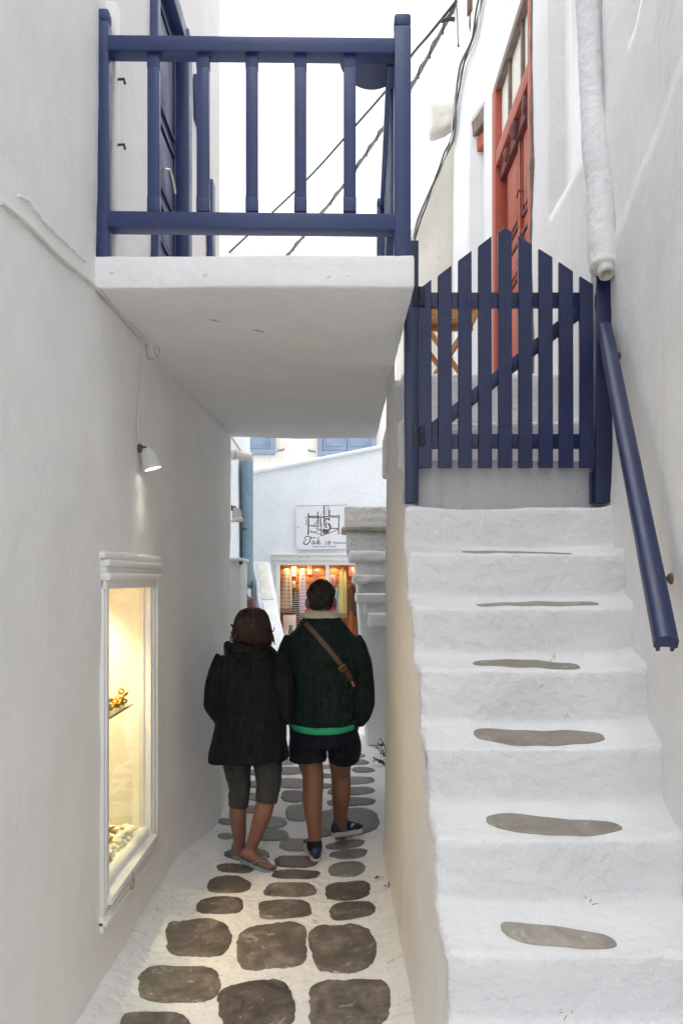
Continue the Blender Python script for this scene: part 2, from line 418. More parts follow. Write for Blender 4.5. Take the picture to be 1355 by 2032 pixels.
for k, (cx, cy, w, h, ex, tilt, mc) in enumerate(STONES):
    n = 64; rows = []
    ca, sa = math.cos(R(tilt)), math.sin(R(tilt))
    pts = []
    for i in range(n):
        a = 2*math.pi*i/n; c, s = math.cos(a), math.sin(a)
        rr = (abs(c)**ex + abs(s)**ex)**(-1/ex)
        if cy > 1780: rr = (abs(c)**(ex+.8) + abs(s)**(ex+.8))**(-1/(ex+.8))*.985
        rr *= 1 + .13*mnoise.noise(Vector((c*1.1+k*3.1, s*1.1, k*.7))) + .05*mnoise.noise(Vector((c*4+k, s*4, k*1.7))) + .035*mnoise.noise(Vector((c*12+k, s*12, k))) + .02*mnoise.noise(Vector((c*26+k, s*26, k)))
        qx, qy = c*rr*w/2, s*rr*h/2
        pts.append(ground_at(cx + qx*ca - qy*sa, cy + qx*sa*.6 + qy*ca))
    cen = sum(pts, Vector())/n
    bm = bmesh.new(); top = .0055
    R3 = []
    for (f, dz) in ((1.0, -.02), (1.0, top-.003), (.982, top), (.7, top+.001), (.35, top+.001)):
        R3.append([bm.verts.new(Vector((cen.x+(p.x-cen.x)*f, cen.y+(p.y-cen.y)*f, gz(cen.x+(p.x-cen.x)*f, cen.y+(p.y-cen.y)*f) + dz + (.0015*nz(p*f, 9, k) if f < .99 else 0)))) for p in pts])
    for A, B in zip(R3, R3[1:]):
        for i in range(n): bm.faces.new((A[i], A[(i+1) % n], B[(i+1) % n], B[i]))
    bm.faces.new(R3[-1])
    obj('paving_stone', bm, (STONE, STONE_F, STONE_P)[mc], ground)

# ------------------------------------------------------------------ white house on the left, with the balcony slab over the alley
house = thing('white_house', 'white plastered house filling the left side, with a lit display window and balcony slab', 'house', (-1.0, 3.6, 0))
DW = (3.21, 3.92, .42, 1.665)          # display opening: y0 y1 z0 z1
BD = (3.98, 4.72, 3.06, 5.05)          # balcony door
HTOP, HEND = 6.7, 6.32
def hw(u, v):
    y, z = u, v
    x = left_x(y, z)
    e = sstep(HEND-.10, HEND, y); x -= .06*e*e
    return (x, y, z)
bm = bmesh.new()
us = [-1.6, -.5, .5, 1.0, 1.4] + lin(1.8, HEND, .04, (DW[0], DW[1], BD[0], BD[1]))  # wall runs on unseen behind the camera to narrow the sky opening
vs = lin(0, 4.6, .04, (DW[2], DW[3], BD[2])) + lin(4.6, HTOP, .1, (BD[3],))[1:]
grid(bm, us, vs, hw, [(*DW, .04, False), (*BD, .05, True)], lambda u, v: (-1, 0, 0))
# end wall, roof
grid(bm, lin(-1.1, -4.5, .3) if False else [-4.5, -3.5, -2.5, -2, -1.6, -1.3, -1.1], lin(0, HTOP, .2), lambda u, v: (u if u < -1.2 else left_x(HEND, v)-.06, HEND, v))
grid(bm, [-4.5, -2, -1.0], [-1.6, 3, HEND], lambda u, v: (u, v, HTOP))
grid(bm, [-4.5, -2, -1.0], [0, 2, 4, HTOP], lambda u, v: (u, -1.6, v))
obj('wall', bm, WHITE_L, house, recalc=False)

# balcony slab: bridge from the house to the stair landing
bm = bmesh.new()
def slabfn(p):
    if p.z < 2.97: p = p + Vector((0, 0, .012*nz(p, 1.3, 4)))
    return p
plaster_block(bm, (-1.07, 3.10, 2.90), (.297, 6.40, 3.03), .035, .010, (.005, .004, .0025), slabfn)
obj('balcony_slab', bm, WHITE, house)
# small knobs and cracks of plaster on the slab face
for (px, py, s) in ((222, 540, 1), (407, 545, 1.1), (652, 547, 1.0), (690, 545, .7)):
    bm = bmesh.new(); p = at(px, py, 3.10)
    bmesh.ops.create_icosphere(bm, subdivisions=2, radius=.008*s, matrix=Matrix.Translation(p))
    for v in bm.verts: v.co += Vector((1, .3, 1))*.006*nz(v.co, 60)
    obj('plaster_knob', bm, WHITE, house)

# display window: casing, cornice, sill, glass, niche
def on_left(y0, y1, z0, z1, out, mat, name='casing_strip', bev=.006, back=.03):
    return box(name, (WALL_L-back, y0, z0), (WALL_L+out, y1, z1), mat, house, bev)
wx = .008
on_left(3.13, 3.205, .30, 1.70, .010+wx, TRIM)
on_left(3.15, 3.185, .33, 1.70, .016+wx, TRIM)
on_left(3.915, 4.065, .27, 1.72, .008+wx, TRIM)
on_left(3.945, 4.03, .33, 1.72, .018+wx, TRIM)
on_left(3.975, 4.005, .33, 1.72, .028+wx, TRIM)
on_left(3.12, 4.075, .235, .30, .012+wx, TRIM)
on_left(3.12, 4.07, .262, .286, .026+wx, TRIM)
sl = bmesh.new()
add_box(sl, (WALL_L-.05, 3.16, .335), (WALL_L+.036+wx, 3.95, .40), .008)
for v in sl.verts:
    if v.co.x > WALL_L and v.co.z > .37: v.co.z -= .028
obj('window_sill', sl, TRIM, house, 'auto')
on_left(3.13, 4.02, 1.66, 1.70, .022+wx, TRIM, 'cornice_strip')
on_left(3.12, 4.045, 1.695, 1.73, .040+wx, TRIM, 'cornice_strip', .010)
on_left(3.125, 4.05, 1.728, 1.755, .022+wx, TRIM, 'cornice_strip')
on_left(3.12, 4.05, 1.753, 1.785, .036+wx, TRIM, 'cornice_strip', .010)
bm = bmesh.new(); plaster_block(bm, (WALL_L-.03, 3.10, 1.783), (WALL_L+.032, 4.08, 1.822), .025, .014, (.006, .008, .006)); obj('cornice_cap', bm, WHITE_L, house)
# inside of the niche
NI = (WALL_L-.50, DW[0]-.25, DW[1]+.03, DW[2]-.02, DW[3]+.05)
NICHE = plain('niche_paint', (.80, .76, .66), .7, vary=.04)
bm = bmesh.new()
x0, ya, yb, za, zb = NI
for f in (((x0, ya, za), (x0, yb, za), (x0, yb, zb), (x0, ya, zb)), ((x0, ya, za), (WALL_L-.04, ya, za), (WALL_L-.04, ya, zb), (x0, ya, zb)),
          ((x0, yb, za), (WALL_L-.04, yb, za), (WALL_L-.04, yb, zb), (x0, yb, zb)), ((x0, ya, za), (WALL_L-.04, ya, za), (WALL_L-.04, yb, za), (x0, yb, za)),
          ((x0, ya, zb), (WALL_L-.04, ya, zb), (WALL_L-.04, yb, zb), (x0, yb, zb)), ((WALL_L-.041, ya, za), (WALL_L-.041, DW[0], za), (WALL_L-.041, DW[0], zb), (WALL_L-.041, ya, zb))):
    bm.faces.new([bm.verts.new(p) for p in f])
obj('display_niche', bm, NICHE, house, False)
box('inner_jamb', (WALL_L-.045, DW[1]-.012, DW[2]), (WALL_L-.02, DW[1]+.005, DW[3]), TRIM, house, .003)
box('glass_pane', (WALL_L-.034, DW[0], DW[2]), (WALL_L-.030, DW[1], DW[3]), GLASS, house, 0)
gsh = box('glass_shelf', (WALL_L-.42, DW[0]-.1, 1.062), (WALL_L-.06, DW[1]-.08, 1.070), GLASS_G, house, 0)
box('shelf_edge', (WALL_L-.062, DW[0]-.1, 1.0615), (WALL_L-.057, DW[1]-.08, 1.0705), plain('glass_edge', (.05, .07, .05), .2), gsh, 0)
# scalloped light hood at the top of the niche: two lamps behind a curtain board
for (y, x) in ((3.42, -1.26), (3.72, -1.26)):
    bm = bmesh.new(); add_lathe(bm, [(.0, 0), (.035, 0), (.04, .02), (.04, .035)], 16, Matrix.Translation((x, y, 1.672)))
    sp = obj('niche_lamp', bm, LAMPW, house)
    bm = bmesh.new(); add_lathe(bm, [(.0, 0), (.030, 0), (.030, .006), (0, .006)], 16, Matrix.Translation((x, y, 1.664))); obj('bulb', bm, WARM, sp)
    ld = bpy.data.lights.new('niche_light', 'SPOT'); lo = bpy.data.objects.new('niche_light', ld); C.objects.link(lo)
    ld.energy = 36; ld.color = (1.0, .71, .43); ld.spot_size = R(150); ld.spot_blend = .9; ld.shadow_soft_size = .03
    lo.location = (x, y, 1.655); lo.rotation_euler = (R(0), R(24), 0)
    lo.parent = sp; lo.matrix_parent_inverse = Matrix.Identity(4)

# balcony door on the first floor
door = box('door', (WALL_L-.045, BD[0]+.02, 3.05), (WALL_L-.015, BD[1]-.02, BD[3]), NAVY_LIT, house, .003)
for (y0, y1, z0, z1, o) in ((BD[0]-.03, BD[0]+.035, 3.04, 5.1, .012), (BD[1]-.06, BD[1]+.05, 3.04, 5.1, .03), (BD[0]-.02, BD[1]+.02, 5.0, 5.1, .02)):
    box('door_frame', (WALL_L-.05, y0, z0), (WALL_L+o+.03, y1, z1), NAVY_LIT, house, .004)
box('frame_edge', (WALL_L-.04, BD[0]+.035, 3.04), (WALL_L+.005, BD[0]+.06, 5.02), TRIM, house, .003)
for (z0, z1) in ((3.12, 3.50), (3.58, 3.80), (3.88, 4.25), (4.33, 4.9)):
    bm = bmesh.new()
    for (a, b, c, d) in ((BD[0]+.16, BD[1]-.16, z0, z0+.018), (BD[0]+.16, BD[1]-.16, z1-.018, z1), (BD[0]+.16, BD[0]+.178, z0, z1), (BD[1]-.178, BD[1]-.16, z0, z1)):
        add_box(bm, (WALL_L-.02, a, c), (WALL_L+.002, b, d), .003)
    obj('panel_moulding', bm, NAVY, door, 'auto')
    box('panel', (WALL_L-.02, BD[0]+.20, z0+.04), (WALL_L-.006, BD[1]-.20, z1-.04), NAVY_LIT, door, .006)
tube('handle', [(WALL_L-.01, 4.14, 3.94), (WALL_L+.05, 4.14, 3.945), (WALL_L+.06, 4.17, 3.94), (WALL_L+.058, 4.28, 3.89)], [.008, .008, .011, .010], STEEL, door, 8, 3)
# shutters of the window past the door, folded back against the wall
for (z0, z1, y0, y1) in ((4.80, 5.10, 5.08, 5.20), (3.2, 4.68, 5.62, 5.74)):
    sh = box('shutter_leaf', (WALL_L+.005, y0, z0), (WALL_L+.045, y1, z1), NAVY_LIT, house, .004)
# white batten with hooks beside the railing post
batten = box('batten', (WALL_L-.02, 3.20, 3.04), (WALL_L+.045, 3.27, 4.15), TRIM, house, .004)
for z in (3.26, 3.56, 3.84):
    tube('hook', [(WALL_L+.045, 3.235, z), (WALL_L+.07, 3.235, z+.002), (WALL_L+.075, 3.235, z-.018)], .006, DARK, batten, 6)

# plaster strips and cracks along the wall, cables below the balcony
def wallp(px, py, off=.012):
    "a point on the left wall seen at that pixel"
    d = -(WALL_L+off)*F/(CX-px); y = d
    z = EYE + (HY-py)/F*d
    return Vector((left_x(y, z)+off, y, z))
cab = tag(tube('painted_cable', [wallp(2, 402, .008), wallp(60, 450, .009), wallp(120, 508, .008), wallp(165, 545, .009), wallp(192, 568, .012), wallp(235, 615, .012), wallp(285, 676, .016)],
    .007, WHITECAB, None, 7, 4), 'overpainted cable climbing the left wall to the junction box under the balcony', 'cable')
cab2 = tag(tube('painted_cable', [wallp(303, 690, .016), wallp(330, 716, .012), wallp(352, 742, .016), wallp(376, 765, .012), wallp(400, 786, .014), wallp(430, 812, .012), wallp(448, 836, .014), wallp(456, 862, .016), wallp(459, 895, .016)],
    .008, WHITECAB, None, 7, 4), 'sagging painted cable along the soffit corner, from the junction box to the far wall edge', 'cable')
cab3 = tag(tube('painted_cable', [wallp(284, 700, .012), wallp(281, 740, .009), wallp(279, 800, .008), wallp(277, 850, .008), wallp(279, 872, .012), wallp(288, 884, .05)],
    .0045, WHITECAB, None, 6, 4), 'thin painted wire hanging from the junction box down to the wall spotlight', 'wire')
jb = thing('junction_box', 'small round white junction box at the wall corner under the balcony', 'junction box', wallp(294, 692, 0))
p = wallp(295, 694, 0)
bm = bmesh.new(); add_lathe(bm, [(.0, .0), (.05, 0), (.05, .035), (.044, .045), (0, .047)], 24, Matrix.Translation(p) @ Matrix.Rotation(R(90), 4, 'Y')); obj('box_body', bm, WHITECAB, jb)
bm = bmesh.new(); add_lathe(bm, [(.0, .047), (.034, .047), (.032, .056), (0, .057)], 24, Matrix.Translation(p) @ Matrix.Rotation(R(90), 4, 'Y')); obj('lid', bm, LAMPW, jb)
# flaking plaster ridge above the cable
bm = bmesh.new()
add_tube(bm, spline([wallp(35, 388, .0), wallp(60, 402, .002), wallp(84, 436, .0), wallp(130, 478, .001), wallp(172, 520, -.002)], 8), [.006, .010]*16+[.005], 6, True, .6)
for v in bm.verts: v.co += Vector((0, 1, 1))*.01*nz(v.co, 25)
obj('plaster_ridge', bm, WHITE_L, house)
for pts in ([wallp(215, 600, -.004), wallp(222, 640, -.004)],):
    pass

for (a_, b_) in (((414, 634), (438, 640)), ((500, 655), (526, 660))):
    d0 = 1.197*F/(HY-a_[1]); pts = [at(a_[0], a_[1], d0), at((a_[0]+b_[0])/2, (a_[1]+b_[1])/2-1, d0*1.003), at(b_[0], b_[1], 1.197*F/(HY-b_[1]))]
    tube('soffit_crack', pts, [.0006, .0018, .0006], OLDWOOD, house, 5, 3)

def wall_lamp(base, label, aim, s=1.0, lit=True):
    t = thing('wall_spotlight', label, 'lamp', base)
    b = Vector(base)
    bm = bmesh.new(); add_lathe(bm, [(0, 0), (.028*s, 0), (.026*s, .012), (0, .014)], 16, Matrix.Translation(b) @ Matrix.Rotation(R(90), 4, 'Y')); obj('wall_plate', bm, RUST, t)
    neck = b + Vector((.045*s, 0, .0))
    tube('arm', [b, b+Vector((.03, 0, .012))*s, neck+Vector((0, 0, -.005))*s], .008*s, RUST, t, 8, 3)
    q = Vector((0, 0, -1)).rotation_difference(Vector(aim).normalized()).to_matrix().to_4x4()
    Mx = Matrix.Translation(neck) @ q
    bm = bmesh.new(); add_lathe(bm, [(0, .0), (.026*s, -.0), (.032*s, -.012*s), (.042*s, -.08*s), (.05*s, -.105*s), (.058*s, -.11*s), (.058*s, -.128*s), (.05*s, -.128*s), (.048*s, -.118*s), (0, -.118*s)], 28, Mx)
    hd = obj('lamp_head', bm, LAMPW, t, 'auto')
    for k in range(18):
        a = 2*math.pi*k/18; c = Vector((math.cos(a), math.sin(a), 0))
        bar('cooling_fin', Mx @ (c*.034*s+Vector((0, 0, -.014*s))), Mx @ (c*.0465*s+Vector((0, 0, -.098*s))), .004*s, .006*s, LAMPW, hd, 0)
    if lit:
        bm = bmesh.new(); add_lathe(bm, [(0, -.1205*s), (.044*s, -.1205*s), (.044*s, -.122*s), (0, -.122*s)], 20, Mx); obj('led_disc', bm, LED, hd)
        ld = bpy.data.lights.new('spot_beam', 'SPOT'); lo = bpy.data.objects.new('spot_beam', ld); C.objects.link(lo)
        ld.energy = 1.6; ld.color = (1, .9, .74); ld.spot_size = R(110); ld.spot_blend = .8; ld.shadow_soft_size = .04
        lo.matrix_world = Mx @ Matrix.Translation((0, 0, -.135*s)); lo.parent = hd
    else:
        bm = bmesh.new(); add_lathe(bm, [(0, -.1205*s), (.044*s, -.1205*s), (.044*s, -.122*s), (0, -.122*s)], 20, Mx); obj('lens', bm, PEBBLE, hd)
    return t
wall_lamp(wallp(279, 890, .005), 'lit white spotlight clamped to the left wall under the balcony', (.30, .05, -1), .82)

# padlock below the display sill
pl = thing('padlock', 'small steel padlock hanging below the display window sill', 'padlock', wallp(262, 1752, .05))
p = wallp(262, 1745, .075)
box('lock_body', p+Vector((-.008, -.016, -.04)), p+Vector((.008, .016, 0)), STEEL, pl, .004)
tube('shackle', [p+Vector((0, -.011, 0)), p+Vector((0, -.011, .022)), p+Vector((0, 0, .033)), p+Vector((0, .011, .022)), p+Vector((0, .011, 0))], .004, STEEL, pl, 8, 4)

# goods in the display window
bm = bmesh.new()
rnd = random.Random(3)
for k in range(280):
    y = rnd.uniform(DW[0]-.05, DW[1]); x = rnd.uniform(-1.46, -1.05); s = rnd.uniform(.013, .027); zz = DW[2]-.02 + s*.6 + .03*rnd.random()
    M4 = Matrix.Translation((x, y, zz)) @ Matrix.Rotation(rnd.uniform(0, 6), 4, 'Z') @ Matrix.Diagonal((1.25, .95, .7, 1))
    bmesh.ops.create_icosphere(bm, subdivisions=2, radius=s, matrix=M4)
o = kind(obj('display_pebbles', bm, PEBBLE), 'stuff'); tag(o, 'white pebbles covering the floor of the lit display window', 'pebbles')
def ring_pts(c, r, n=20, tilt=(0, 0)):
    Mt = Matrix.Rotation(tilt[0], 3, 'X') @ Matrix.Rotation(tilt[1], 3, 'Y')
    return [Vector(c) + Mt @ Vector((r*math.cos(2*math.pi*k/n), r*math.sin(2*math.pi*k/n), 0)) for k in range(n+1)]
def disp(px, py, x):
    "a point in the niche at depth x behind the pixel"
    d = -x*F/(CX-px); return Vector((x, d, EYE+(HY-py)/F*d))
for (px, py, x, r, tl, lab) in ((230, 1652, -1.13, .045, (.15, .1), 'wide gold bangle standing upper of the pair on the display pebbles'),
                                (230, 1666, -1.13, .047, (-.1, .15), 'gold bangle lying lower of the pair on the display pebbles')):
    g = tag(tube('gold_bangle', ring_pts(disp(px, py, x), r, 28, tl), (.007, .012), GOLD, None, 8, 0, False, 1.0), lab, 'bracelet')
for (px, py, x, sc_, lab, nm) in ((231, 1690, -1.12, .028, 'crumpled gold pendant among the display pebbles below the bangles', 'gold_pendant'), (213, 1706, -1.08, .022, 'small gold earring on the display pebbles nearest the glass', 'gold_earring')):
    bm = bmesh.new(); c = disp(px, py, x)
    for k in range(5):
        add_tube(bm, ring_pts(c+Vector((rnd.uniform(-1, 1), rnd.uniform(-1, 1), rnd.uniform(-.5, .5)))*sc_*.7, sc_*rnd.uniform(.4, .8), 14, (rnd.uniform(-1, 1), rnd.uniform(-1, 1))), .003, 6, False)
    tag(obj(nm, bm, GOLD), lab, 'jewellery')
for k, (px, lab) in enumerate(((212, 'gold chain necklace heaped on the glass shelf nearest the window edge'), (226, 'gold bracelet cluster in the middle of the glass shelf'), (238, 'small gold ring cluster at the far end of the glass shelf'))):
    bm = bmesh.new(); y = 1.11*F/(CX-px)
    for q in range(9):
        add_tube(bm, ring_pts((-1.11+rnd.uniform(-.03, .03), y+rnd.uniform(-.045, .045), 1.085+rnd.uniform(0, .035)), rnd.uniform(.012, .026), 12, (rnd.uniform(-1, 1), rnd.uniform(-1, 1))), .005, 6, False)
    tag(obj('gold_jewellery', bm, GOLD), lab, 'jewellery')
st = thing('jewellery_stand', 'clear jewellery stand with a gold knot rising from the glass shelf', 'stand', (-1.1, 3.78, 1.07))
box('stand_block', (-1.115, 3.765, 1.071), (-1.085, 3.795, 1.13), GLASS_G, st, .002)
tube('gold_knot', ring_pts((-1.1, 3.78, 1.142), .012, 16, (1.2, .3)), .005, GOLD, st, 6, 0, False)

# ------------------------------------------------------------------ balcony railings
def post_cap(name, x, y, z0, z1, w, mat, par):
    bm = bmesh.new(); add_box(bm, (x-w/2, y-w/2, z0), (x+w/2, y+w/2, z1-.055), .004)
    add_box(bm, (x-w/2+.004, y-w/2+.004, z1-.0555), (x+w/2-.004, y+w/2-.004, z1-.048), 0)
    add_box(bm, (x-w/2, y-w/2, z1-.0485), (x+w/2, y+w/2, z1), .010)
    return obj(name, bm, mat, par, 'auto')
rail = thing('balcony_railing', 'navy blue wooden railing along the front edge of the balcony', 'railing', (-.36, 3.13, 3.03))
yb = 3.135
zf = lambda py: EYE + (HY-py)/F*3.10
xf = lambda px: (px-CX)/F*3.10
post_cap('post', xf(201), yb, 3.03, zf(12), .056, NAVY_LIT, rail)
post_cap('post', xf(799), yb, 3.012, zf(24), .068, NAVY_LIT, rail)
bar('top_rail', (xf(213), yb, zf(84)), (xf(783), yb, zf(90)), .075, .062, NAVY_LIT, rail, .005)
bar('bottom_rail', (xf(213), yb, zf(434)), (xf(785), yb, zf(440)), .075, .066, NAVY_LIT, rail, .005)
for i, (a, b) in enumerate(((291, 316), (389, 415), (487, 512), (584, 609), (682, 708))):
    x = xf((a+b)/2 - 1); w = (b-a)/F*3.10; z0 = zf(415); z1 = zf(100)
    bm = bmesh.new()
    add_box(bm, (x-w/2, yb-.02, z0), (x+w/2, yb+.012, z0+.06), .002); add_box(bm, (x-w/2, yb-.02, z1-.06), (x+w/2, yb+.012, z1), .002)
    add_box(bm, (x-w/2+.0015, yb-.021, z0+.058), (x+w/2-.0015, yb+.011, z1-.058), .003)
    obj('baluster', bm, NAVY_LIT, rail, 'auto')
srail = thing('balcony_railing', 'navy blue side railing seen edge-on behind the balcony\'s right corner post', 'railing', (.255, 3.7, 3.03))
xs_ = .255
post_cap('post', .236, 4.42, 3.03, 3.92, .06, NAVY_LIT, srail)
bar('top_rail', (.225, 3.18, 3.88), (.258, 4.40, 3.88), .07, .05, NAVY_LIT, srail, .004)
bar('bottom_rail', (.225, 3.18, 3.16), (.258, 4.40, 3.16), .07, .05, NAVY_LIT, srail, .004)
for k in range(6):
    y = 3.34+.17*k; xb_ = .225+.027*(y-3.18); box('baluster', (xb_-.013, y-.02, 3.18), (xb_+.013, y+.02, 3.86), NAVY_LIT, srail, .003)
# half-round shelf hung behind the top rail
bm = bmesh.new(); c = Vector((.135, 3.165, 3.905)); n = 24; rA = .24
top = [bm.verts.new(c+Vector((rA*.62*math.cos(math.pi*k/n), rA*math.sin(math.pi*k/n), .022))) for k in range(n+1)]
bot = [bm.verts.new(c+Vector((rA*.62*math.cos(math.pi*k/n), rA*math.sin(math.pi*k/n), 0))) for k in range(n+1)]
bm.faces.new(top); bm.faces.new(bot)
for k in range(n): bm.faces.new((top[k], top[k+1], bot[k+1], bot[k]))
bm.faces.new((top[0], top[-1], bot[-1], bot[0]))
tag(obj('balcony_shelf', bm, NAVY_LIT, None, 'auto'), 'half-round blue shelf hung inside the balcony railing near its right post', 'shelf')

# ------------------------------------------------------------------ staircase on the right
stair = thing('staircase', 'steep whitewashed outdoor staircase with grey stone insets, climbing to the blue gate', 'staircase', (.8, 2.5, 0))
def right_x(y):
    P = [(-6, .86), (1.2, .88), (2.08, 1.0), (2.33, 1.045), (2.58, 1.10), (2.83, 1.155), (3.08, 1.20), (3.33, 1.255), (3.58, 1.285), (4.2, 1.30), (6.5, 1.30), (7.4, 1.065), (20, 1.065)]
    for (a, xa), (b, xb) in zip(P, P[1:]):
        if y <= b: return xa + (xb-xa)*(y-a)/(b-a)
    return 1.30
NOS = [(1.33, .0), (1.58, .225), (1.83, .45), (2.08, .674), (2.33, .908), (2.58, 1.135), (2.83, 1.37), (3.08, 1.592), (3.33, 1.822), (3.58, 2.047), (3.84, 2.29), (4.10, 2.56), (4.36, 2.86)]
# each step: riser then sloping, slightly sagging tread; profile points (y, z, ny, nz)
def step_profile(k):
    (y0, za), (_, zb) = NOS[k-1], NOS[k]
    yn = NOS[k][0]; ynext = NOS[k+1][0] if k+1 < len(NOS) else yn+.25
    P = []
    fil = .03; rn = .022; up = .022
    # concave foot of the riser (ends of neighbouring steps share this point)
    foot = za+up+.004
    P.append((yn+.012-fil, foot-.002, 0, 1))
    for a in (30, 60): P.append((yn+.012-fil+fil*math.sin(R(a)), foot+fil*(1-math.cos(R(a))), -math.sin(R(a)), math.cos(R(a))))
    nr = 7
    for i in range(nr+1):
        f = i/nr; P.append((yn+.012-.012*f, foot+fil+(zb-rn-foot-fil)*f, -1, .05))
    for a in (25, 50, 75, 90): P.append((yn+rn-rn*math.cos(R(a)), zb-rn+rn*math.sin(R(a)), -math.cos(R(a)), math.sin(R(a))))
    nt_ = 7; ye = ynext+.012-fil; ze = zb+up+.004-.002
    for i in range(1, nt_+1):
        f = i/nt_; P.append((yn+rn+(ye-yn-rn)*f, zb+(ze-zb)*f**1.2, 0, 1))
    return P
def stair_disp(p): return bumpy(p, (.014, .013, .006), 31)
xs_all = None
ALLPROF = []
STEPLAST = len(NOS)-1
for k in range(2, STEPLAST+1):
    prof = step_profile(k); ALLPROF += prof if k == 2 else prof[1:]
    bm = bmesh.new(); cols = []
    for (y, z, ny, nzz) in prof:
        nrm = Vector((0, ny, nzz)).normalized(); col = []
        xl = side_x(y, z)-.003; xr = right_x(y)+.05
        seq = []
        rc = .028
        seq.append((xl+.003, -.075))
        for a in (0, 22, 45, 68, 90): seq.append((xl+rc-rc*math.cos(R(a)), -(rc-rc*math.sin(R(a)))))
        nx = 48
        for i in range(1, nx+1): seq.append((xl+rc+(xr-xl-rc)*i/nx, 0))
        for (x, off) in seq:
            p = Vector((x, y, z)); f = (x-xl)/(xr-xl)
            dz_ = stair_disp(p)*1.0
            fil = .035*math.exp(-max(0, right_x(y)-x)/.04) if nzz > .5 else .02*math.exp(-max(0, right_x(y)-x)/.03)
            sag = -.010*math.sin(math.pi*f) if nzz > .5 else 0
            col.append(bm.verts.new(p + nrm*(off+dz_+fil*.6+sag)))
        cols.append(col)
    for A, B in zip(cols, cols[1:]):
        for i in range(len(A)-1): bm.faces.new((A[i], A[i+1], B[i+1], B[i]))
    st_ = obj('step', bm, WHITE_S, stair)
    # worn stone slab left bare in the tread
    SL = {9: (1028, 212, .30, 1), 8: (1026, 215, .5, 1), 7: (1066, 238, .55, 1), 6: (1046, 206, .75, 1), 5: (1075, 255, .95, 1), 4: (1104, 262, .82, 1), 3: (1110, 222, .58, 1)}
    if k in SL and k != 9:
        cxp, wpx, dep, _ = SL[k]
        yn, zn = NOS[k]; ynext = NOS[k+1][0]
        xc = (cxp-CX)/F*(yn+.08); hw_ = wpx/F*(yn+.08)/2; hd = .078*min(1, dep)+.012
        yc = yn+.030+hd+(.010 if k < 6 else 0)
        bm = bmesh.new(); n = 40; rings = []
        tread = lambda x, y: zn + .024*max(0, (y-yn-.02)/(.25))**1.2 + stair_disp(Vector((x, y, zn))) - .010*math.sin(math.pi*max(0, min(1, (x-.3)/(right_x(y)-.28))))
        for (f, dz_) in ((1.0, -.02), (1.0, .0045), (.96, .0065), (.55, .0065)):
            ring = []
            for i in range(n):
                a = 2*math.pi*i/n; c, s = math.cos(a), math.sin(a); ex = 2.7
                rr = (abs(c)**ex+abs(s)**ex)**(-1/ex)*(1+.025*mnoise.noise(Vector((c*1.5+k*4, s*1.5, k)))+.02*mnoise.noise(Vector((c*9+k*4, s*9, k))))
                x = xc+c*rr*hw_*f; y = yc+s*rr*hd*f*(.92+.12*(-c))-.022*c*(1 if k < 7 else .5)*f
                ring.append(bm.verts.new((x, y, tread(x, y)+dz_)))
            rings.append(ring)
        for A, B in zip(rings, rings[1:]):
            for i in range(n): bm.faces.new((A[i], A[(i+1) % n], B[(i+1) % n], B[i]))
        bm.faces.new(rings[-1])
        obj('stone_inset', bm, STEPSTONE, st_)
# cement face under the gate
bm = bmesh.new(); plaster_block(bm, (.372, 3.70, 2.03), (1.26, 3.86, 2.285), .03, .012, (.006, .005, .002)); obj('gate_riser', bm, CEM, stair)
# side of the stair block along the alley, and the wall below the landing
bm = bmesh.new(); prev = None
rows = 44
def side_col(y, zt, x_of):
    col = []
    for j in range(rows+1):
        z = -.03 + (zt+.03)*j/rows
        col.append(bm.verts.new((x_of(z), y, z)))
    return col
cols = []
for (y, z, ny, nzz) in ALLPROF:
    if y > 4.22: break
    nrm = Vector((0, ny, nzz)).normalized(); p = Vector((side_x(y, z), y, z)) + nrm*(stair_disp(Vector((side_x(y, z)+.004, y, z)))-.014)
    yy = y + nrm.y*(-.014)
    cols.append(side_col(yy, z + nrm.z*(-.014+stair_disp(p)), lambda zz, yy=yy: side_x(yy, zz)))
ys = lin(4.24, 4.70, .04)
for y in ys: cols.append(side_col(y, 2.93, lambda zz, y=y: side_x(y, zz)-.004*math.exp(-((zz-2.62)/.05)**2)))
for a in (20, 40, 60, 80, 90):
    xo = .06*(1-math.cos(R(a))); yo = .08*math.sin(R(a))
    cols.append(side_col(4.70+yo, 2.93, lambda zz, xo=xo, yo=yo: side_x(4.70, zz)+xo+.004*nz((4.7+yo, zz, 0), 6)))
cols.append(side_col(4.80, 2.93, lambda zz: .44)); cols.append(side_col(6.5, 2.93, lambda zz: .44))
for A, B in zip(cols, cols[1:]):
    for j in range(rows):
        try: bm.faces.new((A[j], B[j], B[j+1], A[j+1]))
        except ValueError: pass
bmesh.ops.remove_doubles(bm, verts=bm.verts, dist=.0005)
obj('side_wall', bm, BEIGE, stair)
bm = bmesh.new(); plaster_block(bm, (.345, 4.34, 2.55), (1.34, 6.4, 2.885), .08, .02, (.01, .005, .002)); plaster_block(bm, (.62, 6.3, 2.55), (1.34, 8.6, 2.882), .1, .02, (.01, .005, .002)); obj('landing', bm, WHITE_S, stair)
# little dark chips and a sprig on the risers
def chip(px, py, d, s, lab):
    bm = bmesh.new(); c = at(px, py, d)
    for q in range(4):
        a = c+Vector((rnd.uniform(-1, 1)*s, -.004, rnd.uniform(-1, 1)*s)); add_tube(bm, [a, a+Vector((rnd.uniform(-1, 1)*s, -.006, rnd.uniform(-1, 1)*s))], [s*.07, s*.03], 5)
    return bm

